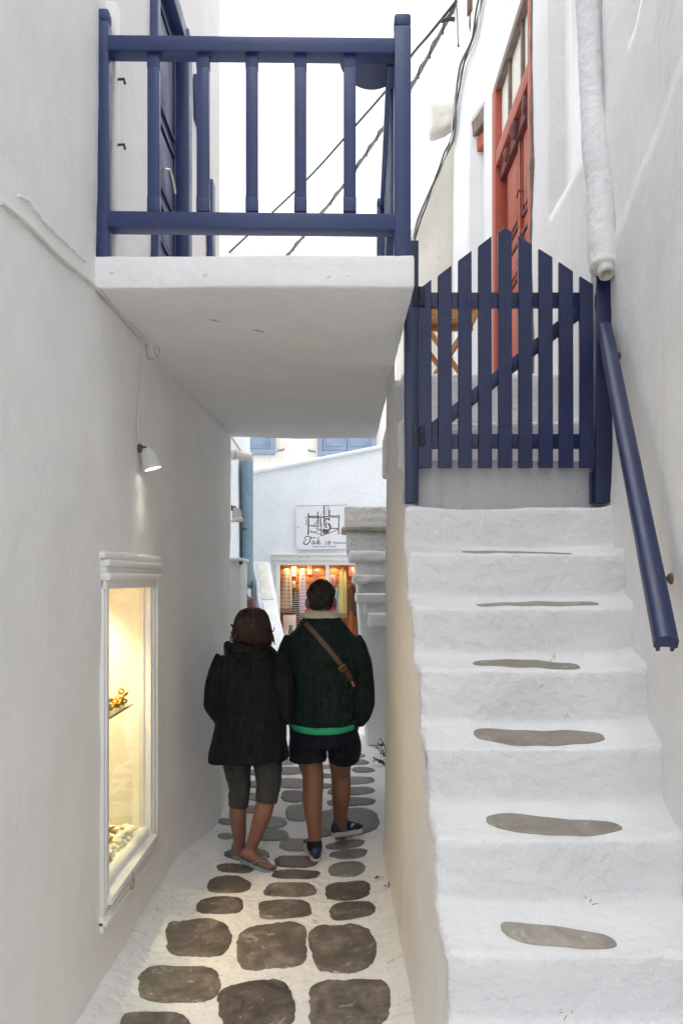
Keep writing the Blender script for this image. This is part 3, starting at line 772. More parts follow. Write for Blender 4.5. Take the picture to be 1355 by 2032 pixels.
# ------------------------------------------------------------------ gate
GD = 3.63
gx = lambda px: (px-CX)/F*GD
gzz = lambda py: EYE+(HY-py)/F*GD
gate = thing('garden_gate', 'navy blue picket gate with an arched top at the head of the stairs', 'gate', (.8, GD, 2.05))
box('gate_post', (gx(803), GD-.02, gzz(998)), (gx(829.5), GD+.06, gzz(480)), NAVY, gate, .004)
box('gate_post', (gx(1180), GD-.02, gzz(998)), (gx(1212), GD+.06, gzz(528)), NAVY, gate, .004)
box('gate_post_stop', (gx(1174.5), GD+.02, gzz(998)), (gx(1180), GD+.05, gzz(935)), NAVY, gate, .002)
TOPS = [(828.5, 855, 577, 556), (868, 895, 549, 528), (908, 934.5, 519, 499), (947.5, 974, 491, 470), (987, 1014, 463, 463), (1027, 1054, 469, 487), (1067, 1094.5, 495, 512), (1107, 1135, 521, 540), (1148, 1175, 549, 566)]
for i, (a, b, ta, tb) in enumerate(TOPS):
    bm = bmesh.new(); y0, y1 = GD-.012, GD+.010
    pr = [(a+.6, 929), (b+1.2, 929), (b, tb)] + ([((a+b)/2, 452)] if i == 4 else []) + [(a, ta)]
    fr = [bm.verts.new((gx(p), y0, gzz(q))) for (p, q) in pr]; bk = [bm.verts.new((gx(p), y1, gzz(q))) for (p, q) in pr]
    bm.faces.new(fr); bm.faces.new(bk); n = len(pr)
    for k in range(n): bm.faces.new((fr[k], fr[(k+1) % n], bk[(k+1) % n], bk[k]))
    bmesh.ops.bevel(bm, geom=list(bm.edges), offset=.0025, segments=1, affect='EDGES')
    obj('picket', bm, NAVY, gate, 'auto')
box('cross_rail', (gx(830), GD+.011, gzz(608)), (gx(1176), GD+.035, gzz(578)), NAVY, gate, .003)
box('cross_rail', (gx(830), GD+.011, gzz(889)), (gx(1176), GD+.035, gzz(860)), NAVY, gate, .003)
bar('brace', (gx(846), GD+.024, gzz(862)), (gx(1158), GD+.024, gzz(610)), .062, .024, NAVY, gate, .003, Vector((0, 1, 0)))
for (py) in (590, 865):
    hg = bmesh.new(); add_box(hg, (gx(818), GD-.026, gzz(py+20)), (gx(842), GD-.011, gzz(py-18)), .003); add_tube(hg, [(gx(830), GD-.03, gzz(py+18)), (gx(830), GD-.03, gzz(py-16))], .007, 8); obj('hinge', hg, paint('old_navy', (.010, .013, .035), .5, wear=.5, wearcol=(.06, .05, .05)), gate, 'auto')

# ------------------------------------------------------------------ house on the right with the red door
rh = thing('white_house', 'rough white house on the right with a faded red door above the stairs', 'house', (1.3, 5, 0))
RD = (5.17, 6.45, 3.30, 5.86)
NW = (6.68, 6.95, 3.2, 5.90)
NI2 = (3.72, 4.72, 3.96, 6.4)
WN = (2.35, 3.42, 4.12, 5.3)
RTOP, REND = 7.45, 7.42
def rw(u, v):
    y, z = u, v
    x = right_x(y) + bumpy((1.3, y, z), (.022, .007, .003), 17)*(1-.5*sstep(6.4, 6.6, y))
    x += .025*sstep(3.30+.02*nz((y, 0, 0), 2), 3.34+.02*nz((y, 0, 0), 2), z)*(1-sstep(3.45, 3.75, y))  # thinner plaster coat above the smooth lower wall
    if y > REND-.10: x += .10*sstep(REND-.10, REND, y)**2
    return (x, y, z)
bm = bmesh.new()
us = [-1.0, 0, .6, 1] + lin(1.6, 5.0, .045, (NI2[0], NI2[1], WN[0], WN[1])) + lin(5.0, REND, .06, (RD[0], RD[1], NW[0], NW[1]))[1:]  # unseen stretch behind the camera, added to cut skylight on the near walls
vs = lin(0, RTOP, .06, (RD[2], RD[3], NW[2], NW[3], NI2[2], NI2[3], WN[2], WN[3]))
grid(bm, us, vs, rw, [(*RD, .14, True), (*NW, .12, True), (*NI2, .095, True), (*WN, .12, True)], lambda u, v: (1, 0, 0))
grid(bm, [1.16, 1.5, 2.5, 4.5], lin(0, RTOP, .4), lambda u, v: (u, REND, v))
grid(bm, [1.28, 2.5, 4.5], [-1.0, .6, 4, REND], lambda u, v: (u if u > 2 else right_x(v), v, RTOP))
grid(bm, [right_x(-1), 2.5, 4.5], [0, 3, RTOP], lambda u, v: (u, -1.0, v))
obj('wall', bm, WHITE_R, rh, recalc=False)
box('blind_shutter', (1.36, WN[0]+.02, WN[2]), (1.40, WN[1]-.01, WN[3]), SHUT, rh, .004)
# red door with transom
dx = 1.30
rd = thing_parent = None
def rbox(name, y0, y1, z0, z1, xa, xb, mat, par=None, bev=.004): return box(name, (xa, y0, z0), (xb, y1, z1), mat, par or rh, bev)
ddoor = rbox('door', RD[0]+.14, RD[1]-.10, RD[2], 5.18, dx+.085, dx+.125, RED)
rbox('door_frame', RD[1]-.10, RD[1]+.03, RD[2], RD[3], dx-.012, dx+.13, RED)
rbox('door_frame', RD[0]-.03, RD[0]+.06, RD[2], RD[3]+.02, dx-.016, dx+.12, RED)
rbox('inner_frame', RD[0]+.06, RD[0]+.14, RD[2], 5.2, dx+.05, dx+.125, DKRED)
rbox('lintel', RD[0]+.06, RD[1]-.10, 5.17, 5.30, dx-.006, dx+.12, RED)
rbox('lintel_recessed_board', RD[0]+.06, RD[1]-.10, 5.05, 5.17, dx+.03, dx+.085, DKRED)  # dark red board set back below the lintel
for k in range(3):
    y = RD[0]+.28+.3*k
    bm = bmesh.new(); plaster_block(bm, (dx+.0, y-.06, 5.06), (dx+.06, y+.06, 5.16), .02, .03, (.01, .02, .02)); obj('carved_bracket', bm, DKRED, rh)
rbox('transom_rail', RD[0]+.04, RD[1], RD[3]-.05, RD[3]+.02, dx-.01, dx+.1, OLDWOOD)
for y in (RD[0]+.40, RD[0]+.82): rbox('transom_bar', y-.02, y+.02, 5.30, RD[3]-.05, dx+.02, dx+.07, OLDWOOD)
for (a, b) in ((RD[0]+.06, RD[0]+.38), (RD[0]+.42, RD[0]+.80), (RD[0]+.84, RD[1]-.10)):
    rbox('transom_pane', a, b, 5.30, RD[3]-.05, dx+.045, dx+.055, CREAM, None, .001)
for (y0, y1) in ((RD[0]+.18, RD[0]+.58), (RD[0]+.66, RD[1]-.16)):
    for (z0, z1) in ((3.4, 3.95), (4.05, 4.35), (4.45, 5.1)):
        rbox('panel', y0+.06, y1-.06, z0+.06, z1-.06, dx+.066, dx+.09, RED, ddoor, .012)
        bm = bmesh.new()
        for (a, b, c, d) in ((y0, y1, z0, z0+.03), (y0, y1, z1-.03, z1), (y0, y0+.03, z0, z1), (y1-.03, y1, z0, z1)): add_box(bm, (dx+.07, a, c), (dx+.09, b, d), .004)
        obj('panel_moulding', bm, DKRED, ddoor, 'auto')
rbox('meeting_stile', RD[0]+.595, RD[0]+.645, RD[2], 5.1, dx+.055, dx+.09, RED, ddoor)
tube('knocker', ring_pts((dx+.05, RD[0]+.5, 4.28), .035, 16, (0, 1.57)), .008, RUST, ddoor, 6, 0, False)
tube('latch', [(dx+.07, RD[0]+.52, 4.62), (dx+.03, RD[0]+.52, 4.63), (dx+.028, RD[0]+.57, 4.6)], .007, DARK, ddoor, 6)
bm = bmesh.new()
for q in range(7):
    c = Vector((dx+.045, RD[0]+.5, 4.22)); e = c+Vector((rnd.uniform(-.02, .01), rnd.uniform(-.07, .07), rnd.uniform(-.16, .03)))
    add_tube(bm, spline([c, c.lerp(e, .5)+Vector((-.01, rnd.uniform(-.02, .02), .02)), e], 3), [.007]*6+[.003], 5)
tag(obj('dried_bouquet', bm, OLDWOOD), 'dried twigs tied to the knocker of the red door', 'twigs')
# crumbling edge by the right door jamb
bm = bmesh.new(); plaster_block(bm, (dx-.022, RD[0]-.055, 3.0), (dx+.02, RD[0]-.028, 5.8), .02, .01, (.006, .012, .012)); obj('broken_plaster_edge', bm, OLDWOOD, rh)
# bricked-up window: lintel
def skew(p): return p+Vector((right_x(p.y)-right_x(6.68), 0, 0))
bm = bmesh.new(); plaster_block(bm, (right_x(6.68)+.005, NW[0]-.02, 5.76), (right_x(6.68)+.12, NW[1]+.02, 5.93), .03, .02, (.01, .015, .01), skew); obj('timber_lintel', bm, OLDWOOD, rh)
bm = bmesh.new(); plaster_block(bm, (right_x(6.68)+.05, NW[0]+.0, 5.62), (right_x(6.68)+.12, NW[1], 5.755), .03, .015, (.006, .01, .006), skew); obj('timber_lintel', bm, RED, rh)
# plastered rainwater chute with a clay spout
pts = spline([(right_x(4.0)-.01, 4.02, 6.3), (right_x(3.95)-.01, 3.93, 5.4), (right_x(3.88)-.015, 3.88, 4.68), (right_x(3.82)-.02, 3.80, 4.1), (right_x(3.7)-.03, 3.68, 3.6), (right_x(3.6)-.04, 3.60, 3.26), (right_x(3.58)-.045, 3.57, 3.16)], 14)
bm = bmesh.new(); add_tube(bm, pts, [.068]*(len(pts)-6)+[.068, .067, .065, .060, .052, .042], 20)
for v in bm.verts:
    d = Vector((v.co.x-right_x(v.co.y), v.co.y*0, 0)); v.co += Vector((-1, -.6, 0))*bumpy(v.co, (.03, .016, .006), 41)
ch = obj('drain_chute', bm, plaster('chute_plaster', (.70, .70, .705), dirt=(.42, .41, .40), dirt_amt=.45, streak=.3, rough_bump=.5), rh)
bm = bmesh.new(); Mx = Matrix.Translation(Vector((right_x(3.57)-.045, 3.555, 3.165))) @ Matrix.Rotation(R(-28), 4, 'X')
add_lathe(bm, [(.040, .03), (.040, -.03), (.037, -.045), (.026, -.045), (.024, .03)], 20, Mx, False); obj('clay_spout', bm, plaster('clay_spout', (.66, .62, .56), dirt_amt=.4), ch)

# roof gargoyle and the next house behind
bm = bmesh.new(); plaster_block(bm, (.845, 7.25, 6.03), (1.15, 7.45, 6.31), .03, .045, (.02, .02, .012), lambda p: p+Vector((0, 0, .45*(p.x-.98)*(1 if p.z < 6.15 else .25)))); obj('gargoyle', bm, CREAM, rh)
nh = thing('roof_parapet', 'cream rendered parapet with a sloping top, behind the corner of the red door house', 'parapet', (1.0, 8, 2.9))
bm = bmesh.new(); plaster_block(bm, (.60, 7.7, 2.5), (1.9, 8.5, 5.4), .08, .04, (.02, .01, .004), lambda p: p+Vector((0, 0, (2.3*(p.x-.76)*(p.z-2.5)/2.9)))); obj('wall', bm, CREAM, nh)
# ------------------------------------------------------------------ handrail
hr = thing('stair_handrail', 'glossy navy wooden handrail on two iron brackets along the right wall', 'handrail', (1.1, 2.9, 2.2))
A = at(1199, 652, 3.55); B = at(1321, 1278, 2.12)
Mx, L = beam_M(A, B, Vector((0, 0, 1)))
# cap rail: half-round top with a grooved underside, swept from A to B
prof = []
w = .032
for k in range(13):
    a = math.pi*k/12; prof.append((w*math.cos(a), .012+.020*math.sin(a)))
prof += [(-w, -.014), (-w+.008, -.020), (-w+.008, -.030), (-w+.018, -.030), (-w+.018, -.012), (w-.018, -.012), (w-.018, -.030), (w-.008, -.030), (w-.008, -.020), (w, -.014)]
bm = bmesh.new()
axis = (B-A).normalized(); side = axis.cross(Vector((0, 0, 1))).normalized(); up = side.cross(axis).normalized()
r0 = [bm.verts.new(A+side*p+up*q) for (p, q) in prof]; r1 = [bm.verts.new(B+side*p+up*q) for (p, q) in prof]
n = len(prof)
for k in range(n): bm.faces.new((r0[k], r0[(k+1) % n], r1[(k+1) % n], r1[k]))
bm.faces.new(r0); bm.faces.new(r1)
obj('rail', bm, NAVY, hr, 'auto')
for (f, ) in ((.10,), (.85,)):
    p = A.lerp(B, f); wy = p.y+.05; wx_ = rw(wy, p.z)[0]-.002
    wl = Vector((wx_, wy, p.z-.02))
    tube('bracket', [p-up*.014, p-up*.03+Vector((.02, .01, 0)), wl+Vector((-.02, 0, 0)), wl], .007, RUST, hr, 8, 3)
    bm = bmesh.new(); add_lathe(bm, [(0, 0), (.019, 0), (.016, .006), (.009, .012), (0, .012)], 16, Matrix.Translation(wl+Vector((.0, 0, 0))) @ Matrix.Rotation(R(-90), 4, 'Y')); obj('wall_flange', bm, RUST, hr)

# ------------------------------------------------------------------ little table on the landing
tb = thing('folding_table', 'small pine folding table with crossed legs on the landing behind the gate', 'table', (.75, 5.2, 2.885))
tz = 2.885
for k in range(5): box('slat', (.42, 5.02+.075*k, tz+.615), (.935, 5.085+.075*k, tz+.64), PINE, tb, .003)
for y in (5.04, 5.36):
    bar('top_rail', (.44, y, tz+.595), (.93, y, tz+.595), .025, .04, PINE, tb)
    bar('leg', (.90, y, tz+.60), (.50, y, tz), .028, .04, PINE, tb, .003, Vector((0, 1, 0)))
    bar('leg', (.50, y+.03, tz+.60), (.94, y+.03, tz), .028, .04, PINE, tb, .003, Vector((0, 1, 0)))
bar('stretcher', (.84, 5.03, tz+.12), (.84, 5.39, tz+.12), .025, .025, PINE, tb)
bar('stretcher', (.60, 5.03, tz+.12), (.60, 5.39, tz+.12), .025, .025, PINE, tb)

# ------------------------------------------------------------------ overhead cables
c1 = [at(915, -12, 7.2), at(820, 165, 8.0), at(770, 240, 8.8), at(680, 370, 10.2), at(575, 502, 12.0), at(530, 556, 13.0)]
tag(tube('overhead_cable', c1, .020, GREYCAB, None, 8, 6), 'thick grey power cable crossing the sky behind the balcony, lower of two', 'cable')
bm = bmesh.new(); sp_ = spline(c1, 30); 
hel = [p+Vector((.028*math.cos(i*.9), 0, .028*math.sin(i*.9))) for i, p in enumerate(sp_)]
add_tube(bm, hel, .006, 5); tag(obj('overhead_cable', bm, BLACKCAB), 'thin black wire twisted around the thicker overhead power cable', 'wire')
c2 = [at(905, 2, 7.2), at(850, 70, 7.6), at(820, 105, 8.0), at(772, 172, 8.8), at(700, 255, 9.9), at(600, 365, 11.3), at(455, 501, 13.0)]
tag(tube('overhead_cable', c2, .014, BLACKCAB, None, 8, 6), 'thin black overhead cable crossing the sky behind the balcony, upper of two', 'cable')
tag(tube('cable_loop', [at(875, 42, 7.3), at(890, 38, 7.3), at(905, 40, 7.3), at(920, 52, 7.2), at(930, 66, 7.1), at(937, 82, 7.0)], .020, BLACKCAB, None, 8, 5), 'black cable looping from the overhead line to the wall of the red door house', 'cable')
def rwp(px, py, off=.03):
    d = (1.30-off)*F/(px-CX)
    if d > 6.5: d = (1.30+.2611*6.5-off)/((px-CX)/F+.2611)
    return Vector(((px-CX)/F*d, d, EYE+(HY-py)/F*d))
run = [rwp(960, -30), rwp(951, 20), rwp(945, 60), rwp(937, 88), rwp(920, 125), rwp(911, 165), rwp(905, 205), rwp(902, 245), rwp(897, 280)]
end = [at(886, 305, 7.5), at(875, 335, 7.55), at(858, 375, 7.6), at(845, 408, 7.6), at(832, 440, 7.62), at(822, 478, 7.64)]
for k, (r_, m_, lab) in enumerate(((.011, GREYCAB, 'thick grey cable running down the edge of the red door house'), (.008, BLACKCAB, 'black cable running down the edge of the red door house'), (.006, WHITECAB, 'thin pale cable running down the edge of the red door house'))):
    a = 2*math.pi*k/3
    pts = [p+Vector((.018*math.cos(a+i*.8)-.01, .03*math.sin(a+i*.8), .01*math.sin(i))) for i, p in enumerate(run+end)]
    tag(tube('wall_cable', pts, r_, m_, None, 6, 5), lab, 'cable', 'bundled cables on the right house')
ib = thing('junction_box', 'weathered cable box hanging near the top of the red door house', 'junction box', at(938, 12, 6.95))
p = at(938, 10, 6.95)
box('box_body', p+Vector((-.05, -.04, -.08)), p+Vector((.05, .04, .08)), RUST, ib, .008)
box('hood', p+Vector((-.06, -.05, .08)), p+Vector((.06, .05, .11)), GREYCAB, ib, .008)
for k in (-1, 1): tube('lead_wire', [p+Vector((.02*k, 0, -.08)), p+Vector((.03*k, 0, -.2)), p+Vector((.02, 0, -.36))], .007, BLACKCAB, ib, 6, 3)
tag(tube('dangling_wire', [at(903, -5, 7.1), at(907, 30, 7.1), at(908, 70, 7.1), at(909, 92, 7.1)], [.005]*16+[.006, .010, .012], BLACKCAB, None, 6, 6), 'loose wire end dangling beside the cable box against the sky', 'wire')

# ------------------------------------------------------------------ far end of the alley
SD = 10.5
fx = lambda px, d=SD: (px-CX)/F*d
fz = lambda py, d=SD: EYE+(HY-py)/F*d
shop = thing('shop_building', 'bluish white shop front with a lit window at the end of the alley', 'shop', (0, SD, 0))
OP = (fx(552), fx(735), .28, fz(1117))
bm = bmesh.new()
def shw(u, v):
    zt = fz(937)+(fz(885)-fz(937))*(u-fx(505))/(fx(765)-fx(505))
    zt = max(2.6, zt)
    z = v if v < 2.2 else 2.2+(zt-2.2)*(v-2.2)
    return (u, SD+bumpy((u, SD, z), (.01, .006, .003), 51), z)
us = lin(-2.4, 3.0, .09, (OP[0], OP[1])); vs = lin(0, 2.2, .09, (OP[2], OP[3]))+lin(2.2, 3.2, .1)[1:]
grid(bm, us, vs, shw, [(*OP, .06, False)], lambda u, v: (0, 1, 0))
obj('wall', bm, BLUEWHITE, shop, recalc=False)
bm = bmesh.new()
for k in range(len(us)-1):
    pass
pa = Vector(shw(-2.4, 3.2)); pb = Vector(shw(3.0, 3.2))
add_bar(bm, pa+Vector((0, .02, .0)), pb+Vector((0, .02, .0)), .12, .05, .012)
obj('coping', bm, BLUEWHITE, shop, 'auto')
bm = bmesh.new(); grid(bm, [-2.4, 3.0], [SD+.05, SD+2.3], lambda u, v: (u, v, shw(u, 3.2)[2]-.03)); obj('roof', bm, WHITE, shop)
# interior
DI = SD+.62
bm = bmesh.new()
for f in (((OP[0]-.1, SD+.06, .2), (OP[0]-.1, DI+.03, .2), (OP[0]-.1, DI+.03, 2.0), (OP[0]-.1, SD+.06, 2.0)), ((OP[1]+.1, SD+.06, .2), (OP[1]+.1, DI+.03, .2), (OP[1]+.1, DI+.03, 2.0), (OP[1]+.1, SD+.06, 2.0)),
          ((OP[0]-.1, SD+.06, 2.0), (OP[1]+.1, SD+.06, 2.0), (OP[1]+.1, DI+.03, 2.0), (OP[0]-.1, DI+.03, 2.0)), ((OP[0]-.1, SD+.06, .2), (OP[1]+.1, SD+.06, .2), (OP[1]+.1, DI+.03, .2), (OP[0]-.1, DI+.03, .2)),
          ((OP[0]-.1, DI+.03, .2), (OP[1]+.1, DI+.03, .2), (OP[1]+.1, DI+.03, 2.0), (OP[0]-.1, DI+.03, 2.0))):
    bm.faces.new([bm.verts.new(p) for p in f])
obj('interior', bm, SHOPWOOD, shop, False)
for k in range(15):
    z = .22+.118*k; box('back_board', (OP[0]-.09, DI, z), (OP[1]+.09, DI+.02, z+.111), SHOPWOOD, shop, .004)
# frame, cornice, mullion
for (x0, x1, z0, z1, y0, y1) in ((OP[0]-.035, OP[0]+.025, .25, OP[3]+.02, -.03, .05), (OP[0]-.05, OP[1]+.05, OP[3]-.03, OP[3]+.03, -.035, .05), (OP[0]-.07, OP[1]+.07, OP[3]+.03, OP[3]+.10, -.06, .01), (OP[0]-.09, OP[1]+.09, OP[3]+.10, OP[3]+.125, -.085, .01)):
    box('shop_frame', (x0, SD+y0, z0), (x1, SD+y1, z1), TRIM, shop, .005)
box('mullion', (fx(646), SD-.02, .25), (fx(653), SD+.04, OP[3]), TRIM, shop, .004)
for (px) in (598, 612, 690):
    bm = bmesh.new(); add_lathe(bm, [(0, 0), (.007, 0), (.006, .006), (0, .006)], 10, Matrix.Translation((fx(px), SD-.06, OP[3]+.075)) @ Matrix.Rotation(R(90), 4, 'X')); obj('screw', bm, DARK, shop)
for px in (569, 586, 602, 629, 662, 703):
    x = fx(px, DI-.12); bm = bmesh.new(); add_lathe(bm, [(0, 0), (.022, 0), (.026, .03), (0, .03)], 14, Matrix.Translation((x, DI-.11, OP[3]+.02)))
    s_ = obj('ceiling_spot', bm, WARM, shop)
    ld = bpy.data.lights.new('shop_light', 'SPOT'); lo = bpy.data.objects.new('shop_light', ld); C.objects.link(lo)
    ld.energy = 4; ld.color = (1, .68, .38); ld.spot_size = R(110); ld.spot_blend = .8; ld.shadow_soft_size = .02
    lo.location = (x, DI-.11, OP[3]+.008); lo.rotation_euler = (R(12), 0, 0); lo.parent = s_

def towel(px, yt, yb, wt, wb, mat, label, name='hanging_towel', tassel=0, d=DI-.07, lean=0, tass_mat=None):
    bm = bmesh.new(); nu, nv = 30, 26; x0 = fx(px, d); zt = fz(yt, d); zb = fz(yb, d); S_ = d/F; seed = px*.37
    V = []
    for j in range(nv+1):
        f = j/nv; w_ = (wt+(wb-wt)*f**.7)*S_*(1-.55*math.exp(-f*9)); row = []
        for i in range(nu):
            a = 2*math.pi*i/nu; fold = .22*math.sin(a*4+seed+f*1.2)+.12*math.sin(a*7+seed*2)
            xx = x0+lean*S_*f + w_/2*math.cos(a)*(1+.04*fold); yy = d + (.020+.018*f)*math.sin(a)*(1+fold*1.2)
            row.append(bm.verts.new((xx, yy, zt+(zb-zt)*f+.012*math.sin(a*3+seed)*f)))
        V.append(row)
    for A, B in zip(V, V[1:]):
        for i in range(nu): bm.faces.new((A[i], A[(i+1) % nu], B[(i+1) % nu], B[i]))
    bm.faces.new(V[0]); bm.faces.new(V[-1])
    o = obj(name, bm, mat)
    tag(o, label, 'towel' if name == 'hanging_towel' else name.split('_')[-1])
    for q in range(tassel):
        f = (q+.5)/tassel; xx = x0+lean*S_+(f-.5)*wb*S_*.95
        tube('tassel', [(xx, d-.02, zb+.02), (xx+.004, d-.03, zb-.03), (xx-.003, d-.025, zb-.075)], [.006, .009, .007], tass_mat or mat, o, 6)
    return o
TW_CREAM = stripes('cream_striped_towel', (.62, .55, .44), (.20, .17, .14), .055, .12)
TW_NAVY = stripes('navy_striped_towel', (.03, .035, .06), (.62, .62, .66), .032, .35)
TW_LILAC = stripes('lilac_striped_towel', (.72, .68, .74), (.42, .40, .62), .05, .22)
towel(569, 1129, 1206, 14, 28, TW_CREAM, 'cream towel with thin dark stripes and tassels hanging at the shop window\'s left', tassel=6, lean=-2)
towel(588, 1172, 1262, 11, 22, TW_NAVY, 'navy and white striped towel hanging between two pale towels', d=DI-.03, lean=-2)
towel(600, 1128, 1218, 11, 16, TW_LILAC, 'white towel with lilac stripes and a fringe hanging in the shop window', tassel=4, lean=1)
towel(628, 1130, 1200, 9, 16, cloth('pink_towel', (.62, .24, .20), 200), 'salmon pink towel hanging above the man\'s head')
towel(669, 1167, 1240, 8, 13, cloth('blue_towel', (.25, .48, .66), 200), 'light blue towel hanging right of the man\'s head', d=DI-.05)
towel(680, 1126, 1216, 11, 19, cloth('yellow_towel', (.72, .66, .30), 200), 'pale yellow towel hanging in the right shop pane', tassel=4)
towel(609, 1210, 1262, 10, 16, cloth('red_towel', (.55, .03, .05), 200), 'bright red cloth showing beside the man\'s left ear', name='hanging_cloth', d=DI-.16)
towel(662, 1200, 1262, 8, 14, cloth('crimson_towel', (.5, .04, .06), 200), 'red cloth showing low beside the man\'s right ear', name='hanging_cloth', d=DI-.16)
towel(699, 1160, 1222, 14, 20, cloth('brown_bag', (.14, .085, .06), 150), 'brown woven bag hanging at the shop window\'s right edge', name='hanging_bag', d=DI-.12)
towel(697, 1212, 1262, 9, 14, cloth('terracotta_shawl', (.40, .12, .05), 150), 'terracotta shawl with a buckle below the brown bag', name='hanging_shawl', d=DI-.18)
for (px, py, w_, h_, c, cc, lab) in ((583, 1134, 9, 19, (.72, .62, .5), (.03, .03, .04), 'cream card with dark marks pinned between cream and white towels'),
                             (614.5, 1131, 8, 18, (.74, .64, .52), (.5, .4, .3), 'plain cream card pinned left of the pink towel'),
                             (660, 1151, 11, 21, (.60, .34, .33), (.3, .1, .14), 'pink card with printed lines pinned at the right pane'),
                             (697, 1134, 10, 20, (.62, .20, .20), (.3, .02, .05), 'red and pink card pinned right of the yellow towel'),
                             (583, 1160, 6, 13, (.66, .60, .5), (.4, .3, .2), 'small cream tag above the navy striped towel')):
    d = DI-.02; cd = thing('price_card', lab, 'card', (fx(px, d), d, fz(py, d)))
    box('card', (fx(px-w_/2, d), d-.006, fz(py+h_/2, d)), (fx(px+w_/2, d), d, fz(py-h_/2, d)), plain('card_paper', c, .7), cd, .001)
    ink = plain('card_ink', cc, .7)
    for q in range(3):
        box('printed_line', (fx(px-w_*.28, d), d-.009, fz(py+h_*(-.2+.22*q)+1.0, d)), (fx(px+w_*(.1+.08*q), d), d-.0062, fz(py+h_*(-.2+.22*q)-1.0, d)), ink, cd, 0)
# counter with goods at the lower left of the window
ct = thing('display_shelf', 'white counter with small goods at the lower left of the shop window', 'shelf', (fx(566), SD+.3, .3))
box('counter', (OP[0]+.03, SD+.2, .25), (fx(592), SD+.5, fz(1262, SD+.3)), TRIM, ct, .01)
box('upright_panel', (OP[0]+.03, SD+.5, fz(1262, SD+.3)), (fx(583), SD+.515, fz(1222, SD+.3)), PEBBLE, ct, .004)
for k, (px, c, lab) in enumerate(((560, (.25, .04, .05), 'small dark red box on the shop counter'), (568, (.75, .6, .56), 'small pale pink box on the shop counter'), (577, (.12, .16, .17), 'slate coloured vase on the shop counter'))):
    bm = bmesh.new(); z0 = fz(1262, SD+.3)+.003
    if k == 2: add_lathe(bm, [(0, 0), (.025, 0), (.035, .05), (.022, .11), (.028, .15), (0, .15)], 16, Matrix.Translation((fx(px, SD+.3), SD+.3, z0)))
    else: add_box(bm, (fx(px, SD+.3)-.028, SD+.27, z0), (fx(px, SD+.3)+.028, SD+.33, z0+.07), .006); add_box(bm, (fx(px, SD+.3)-.031, SD+.268, z0+.05), (fx(px, SD+.3)+.031, SD+.333, z0+.078), .004)
    tag(obj('gift_box' if k < 2 else 'vase', bm, plain('goods', c, .5), None, 'auto'), lab, 'box' if k < 2 else 'vase')

# hanging sign with the loom drawing
SG = SD-.03
sg = thing('shop_sign', 'white metal shop sign with a loom drawing and script lettering', 'sign', (fx(640), SG, fz(1090)))
SCR = plain('sign_board_paint', (.78, .79, .82), .35, vary=.05)
bm = bmesh.new(); c_ = 4
pr = [(587, 1004), (688, 1002), (688, 1089), (593, 1091), (587, 1086)]
fr = [bm.verts.new((fx(p, SG), SG-.012, fz(q, SG))) for p, q in pr]; bk = [bm.verts.new((fx(p, SG), SG, fz(q, SG))) for p, q in pr]
bm.faces.new(fr); bm.faces.new(bk)
for k in range(5): bm.faces.new((fr[k], fr[(k+1) % 5], bk[(k+1) % 5], bk[k]))
obj('board', bm, SCR, sg, 'auto')
bm = bmesh.new(); ed = [(fx(p, SG), SG-.013, fz(q, SG)) for p, q in pr]
add_tube(bm, ed+[ed[0]], .004, 6); obj('board_rim', bm, plain('sign_rim', (.50, .50, .52), .5), sg)
INK = plain('sign_ink', (.02, .035, .045), .6); SEPIA = plain('sign_sepia', (.10, .075, .06), .7); WASH = plain('sign_grey_wash', (.42, .43, .44), .7)
ZK = 130/1355.0
sp2 = lambda zx, zy: (fx(580+zx*ZK, SG), SG-.0145, fz(990+zy*120/1251.0, SG))
def strokes(name, lines, r, mat, sub=5):
    bm = bmesh.new()
    for ln in lines:
        wv = r
        if not isinstance(ln[0], tuple): wv = ln[0]; ln = ln[1:]
        p = [Vector(sp2(*q)) for q in ln]; pp = spline(p, sub) if len(p) > 2 and sub else p
        add_tube(bm, pp, wv, 5, True, 1.0)
    for v in bm.verts: v.co.y = (SG-.0125)+(v.co.y-(SG-.0145))*.25
    return obj(name, bm, mat, sg)
for let in (
    [(.0060, (262, 800), (300, 775), (350, 780), (400, 805), (440, 812), (488, 795)), (.0075, (385, 790), (370, 850), (340, 910), (300, 940), (262, 940), (240, 915), (240, 885), (262, 890)), (.0055, (262, 800), (255, 830), (275, 850), (310, 845))],
    [(.0055, (460, 880), (430, 875), (408, 905), (412, 935), (440, 925), (466, 880), (456, 920), (465, 938), (485, 922))],
    [(.0055, (560, 795), (545, 800), (525, 860), (505, 935)), (.0055, (512, 905), (545, 870), (565, 878), (550, 902), (520, 908), (540, 935), (570, 932), (586, 915))],
    [(.0050, (604, 932), (609, 932))], [(.0050, (636, 932), (641, 932))],
    [(.0055, (712, 875), (698, 905), (690, 935), (704, 939), (714, 932)), (.0060, (728, 846), (731, 842))],
    [(.0055, (738, 930), (768, 876), (778, 905), (768, 936), (744, 938)), (.0045, (765, 880), (785, 895), (800, 880))]):
    strokes('letter', let, .0055, INK)
def sign_text(s, zx, zy, size, shear, name, sx=1.0):
    cu = bpy.data.curves.new(name, 'FONT'); cu.body = s; cu.size = size; cu.shear = shear; cu.resolution_u = 2
    to = bpy.data.objects.new('tmp_text', cu); C.objects.link(to)
    bpy.context.view_layer.update()
    me = bpy.data.meshes.new_from_object(to.evaluated_get(bpy.context.evaluated_depsgraph_get()))
    bpy.data.objects.remove(to); bpy.data.curves.remove(cu)
    p = Vector(sp2(zx, zy))
    me.transform(Matrix.Translation((p.x, SG-.0135, p.z)) @ Matrix.Rotation(R(90), 4, 'X') @ Matrix.Diagonal((sx, 1, 1, 1)))
    kind(mobj(name, me, INK, sg, False), 'stuff')
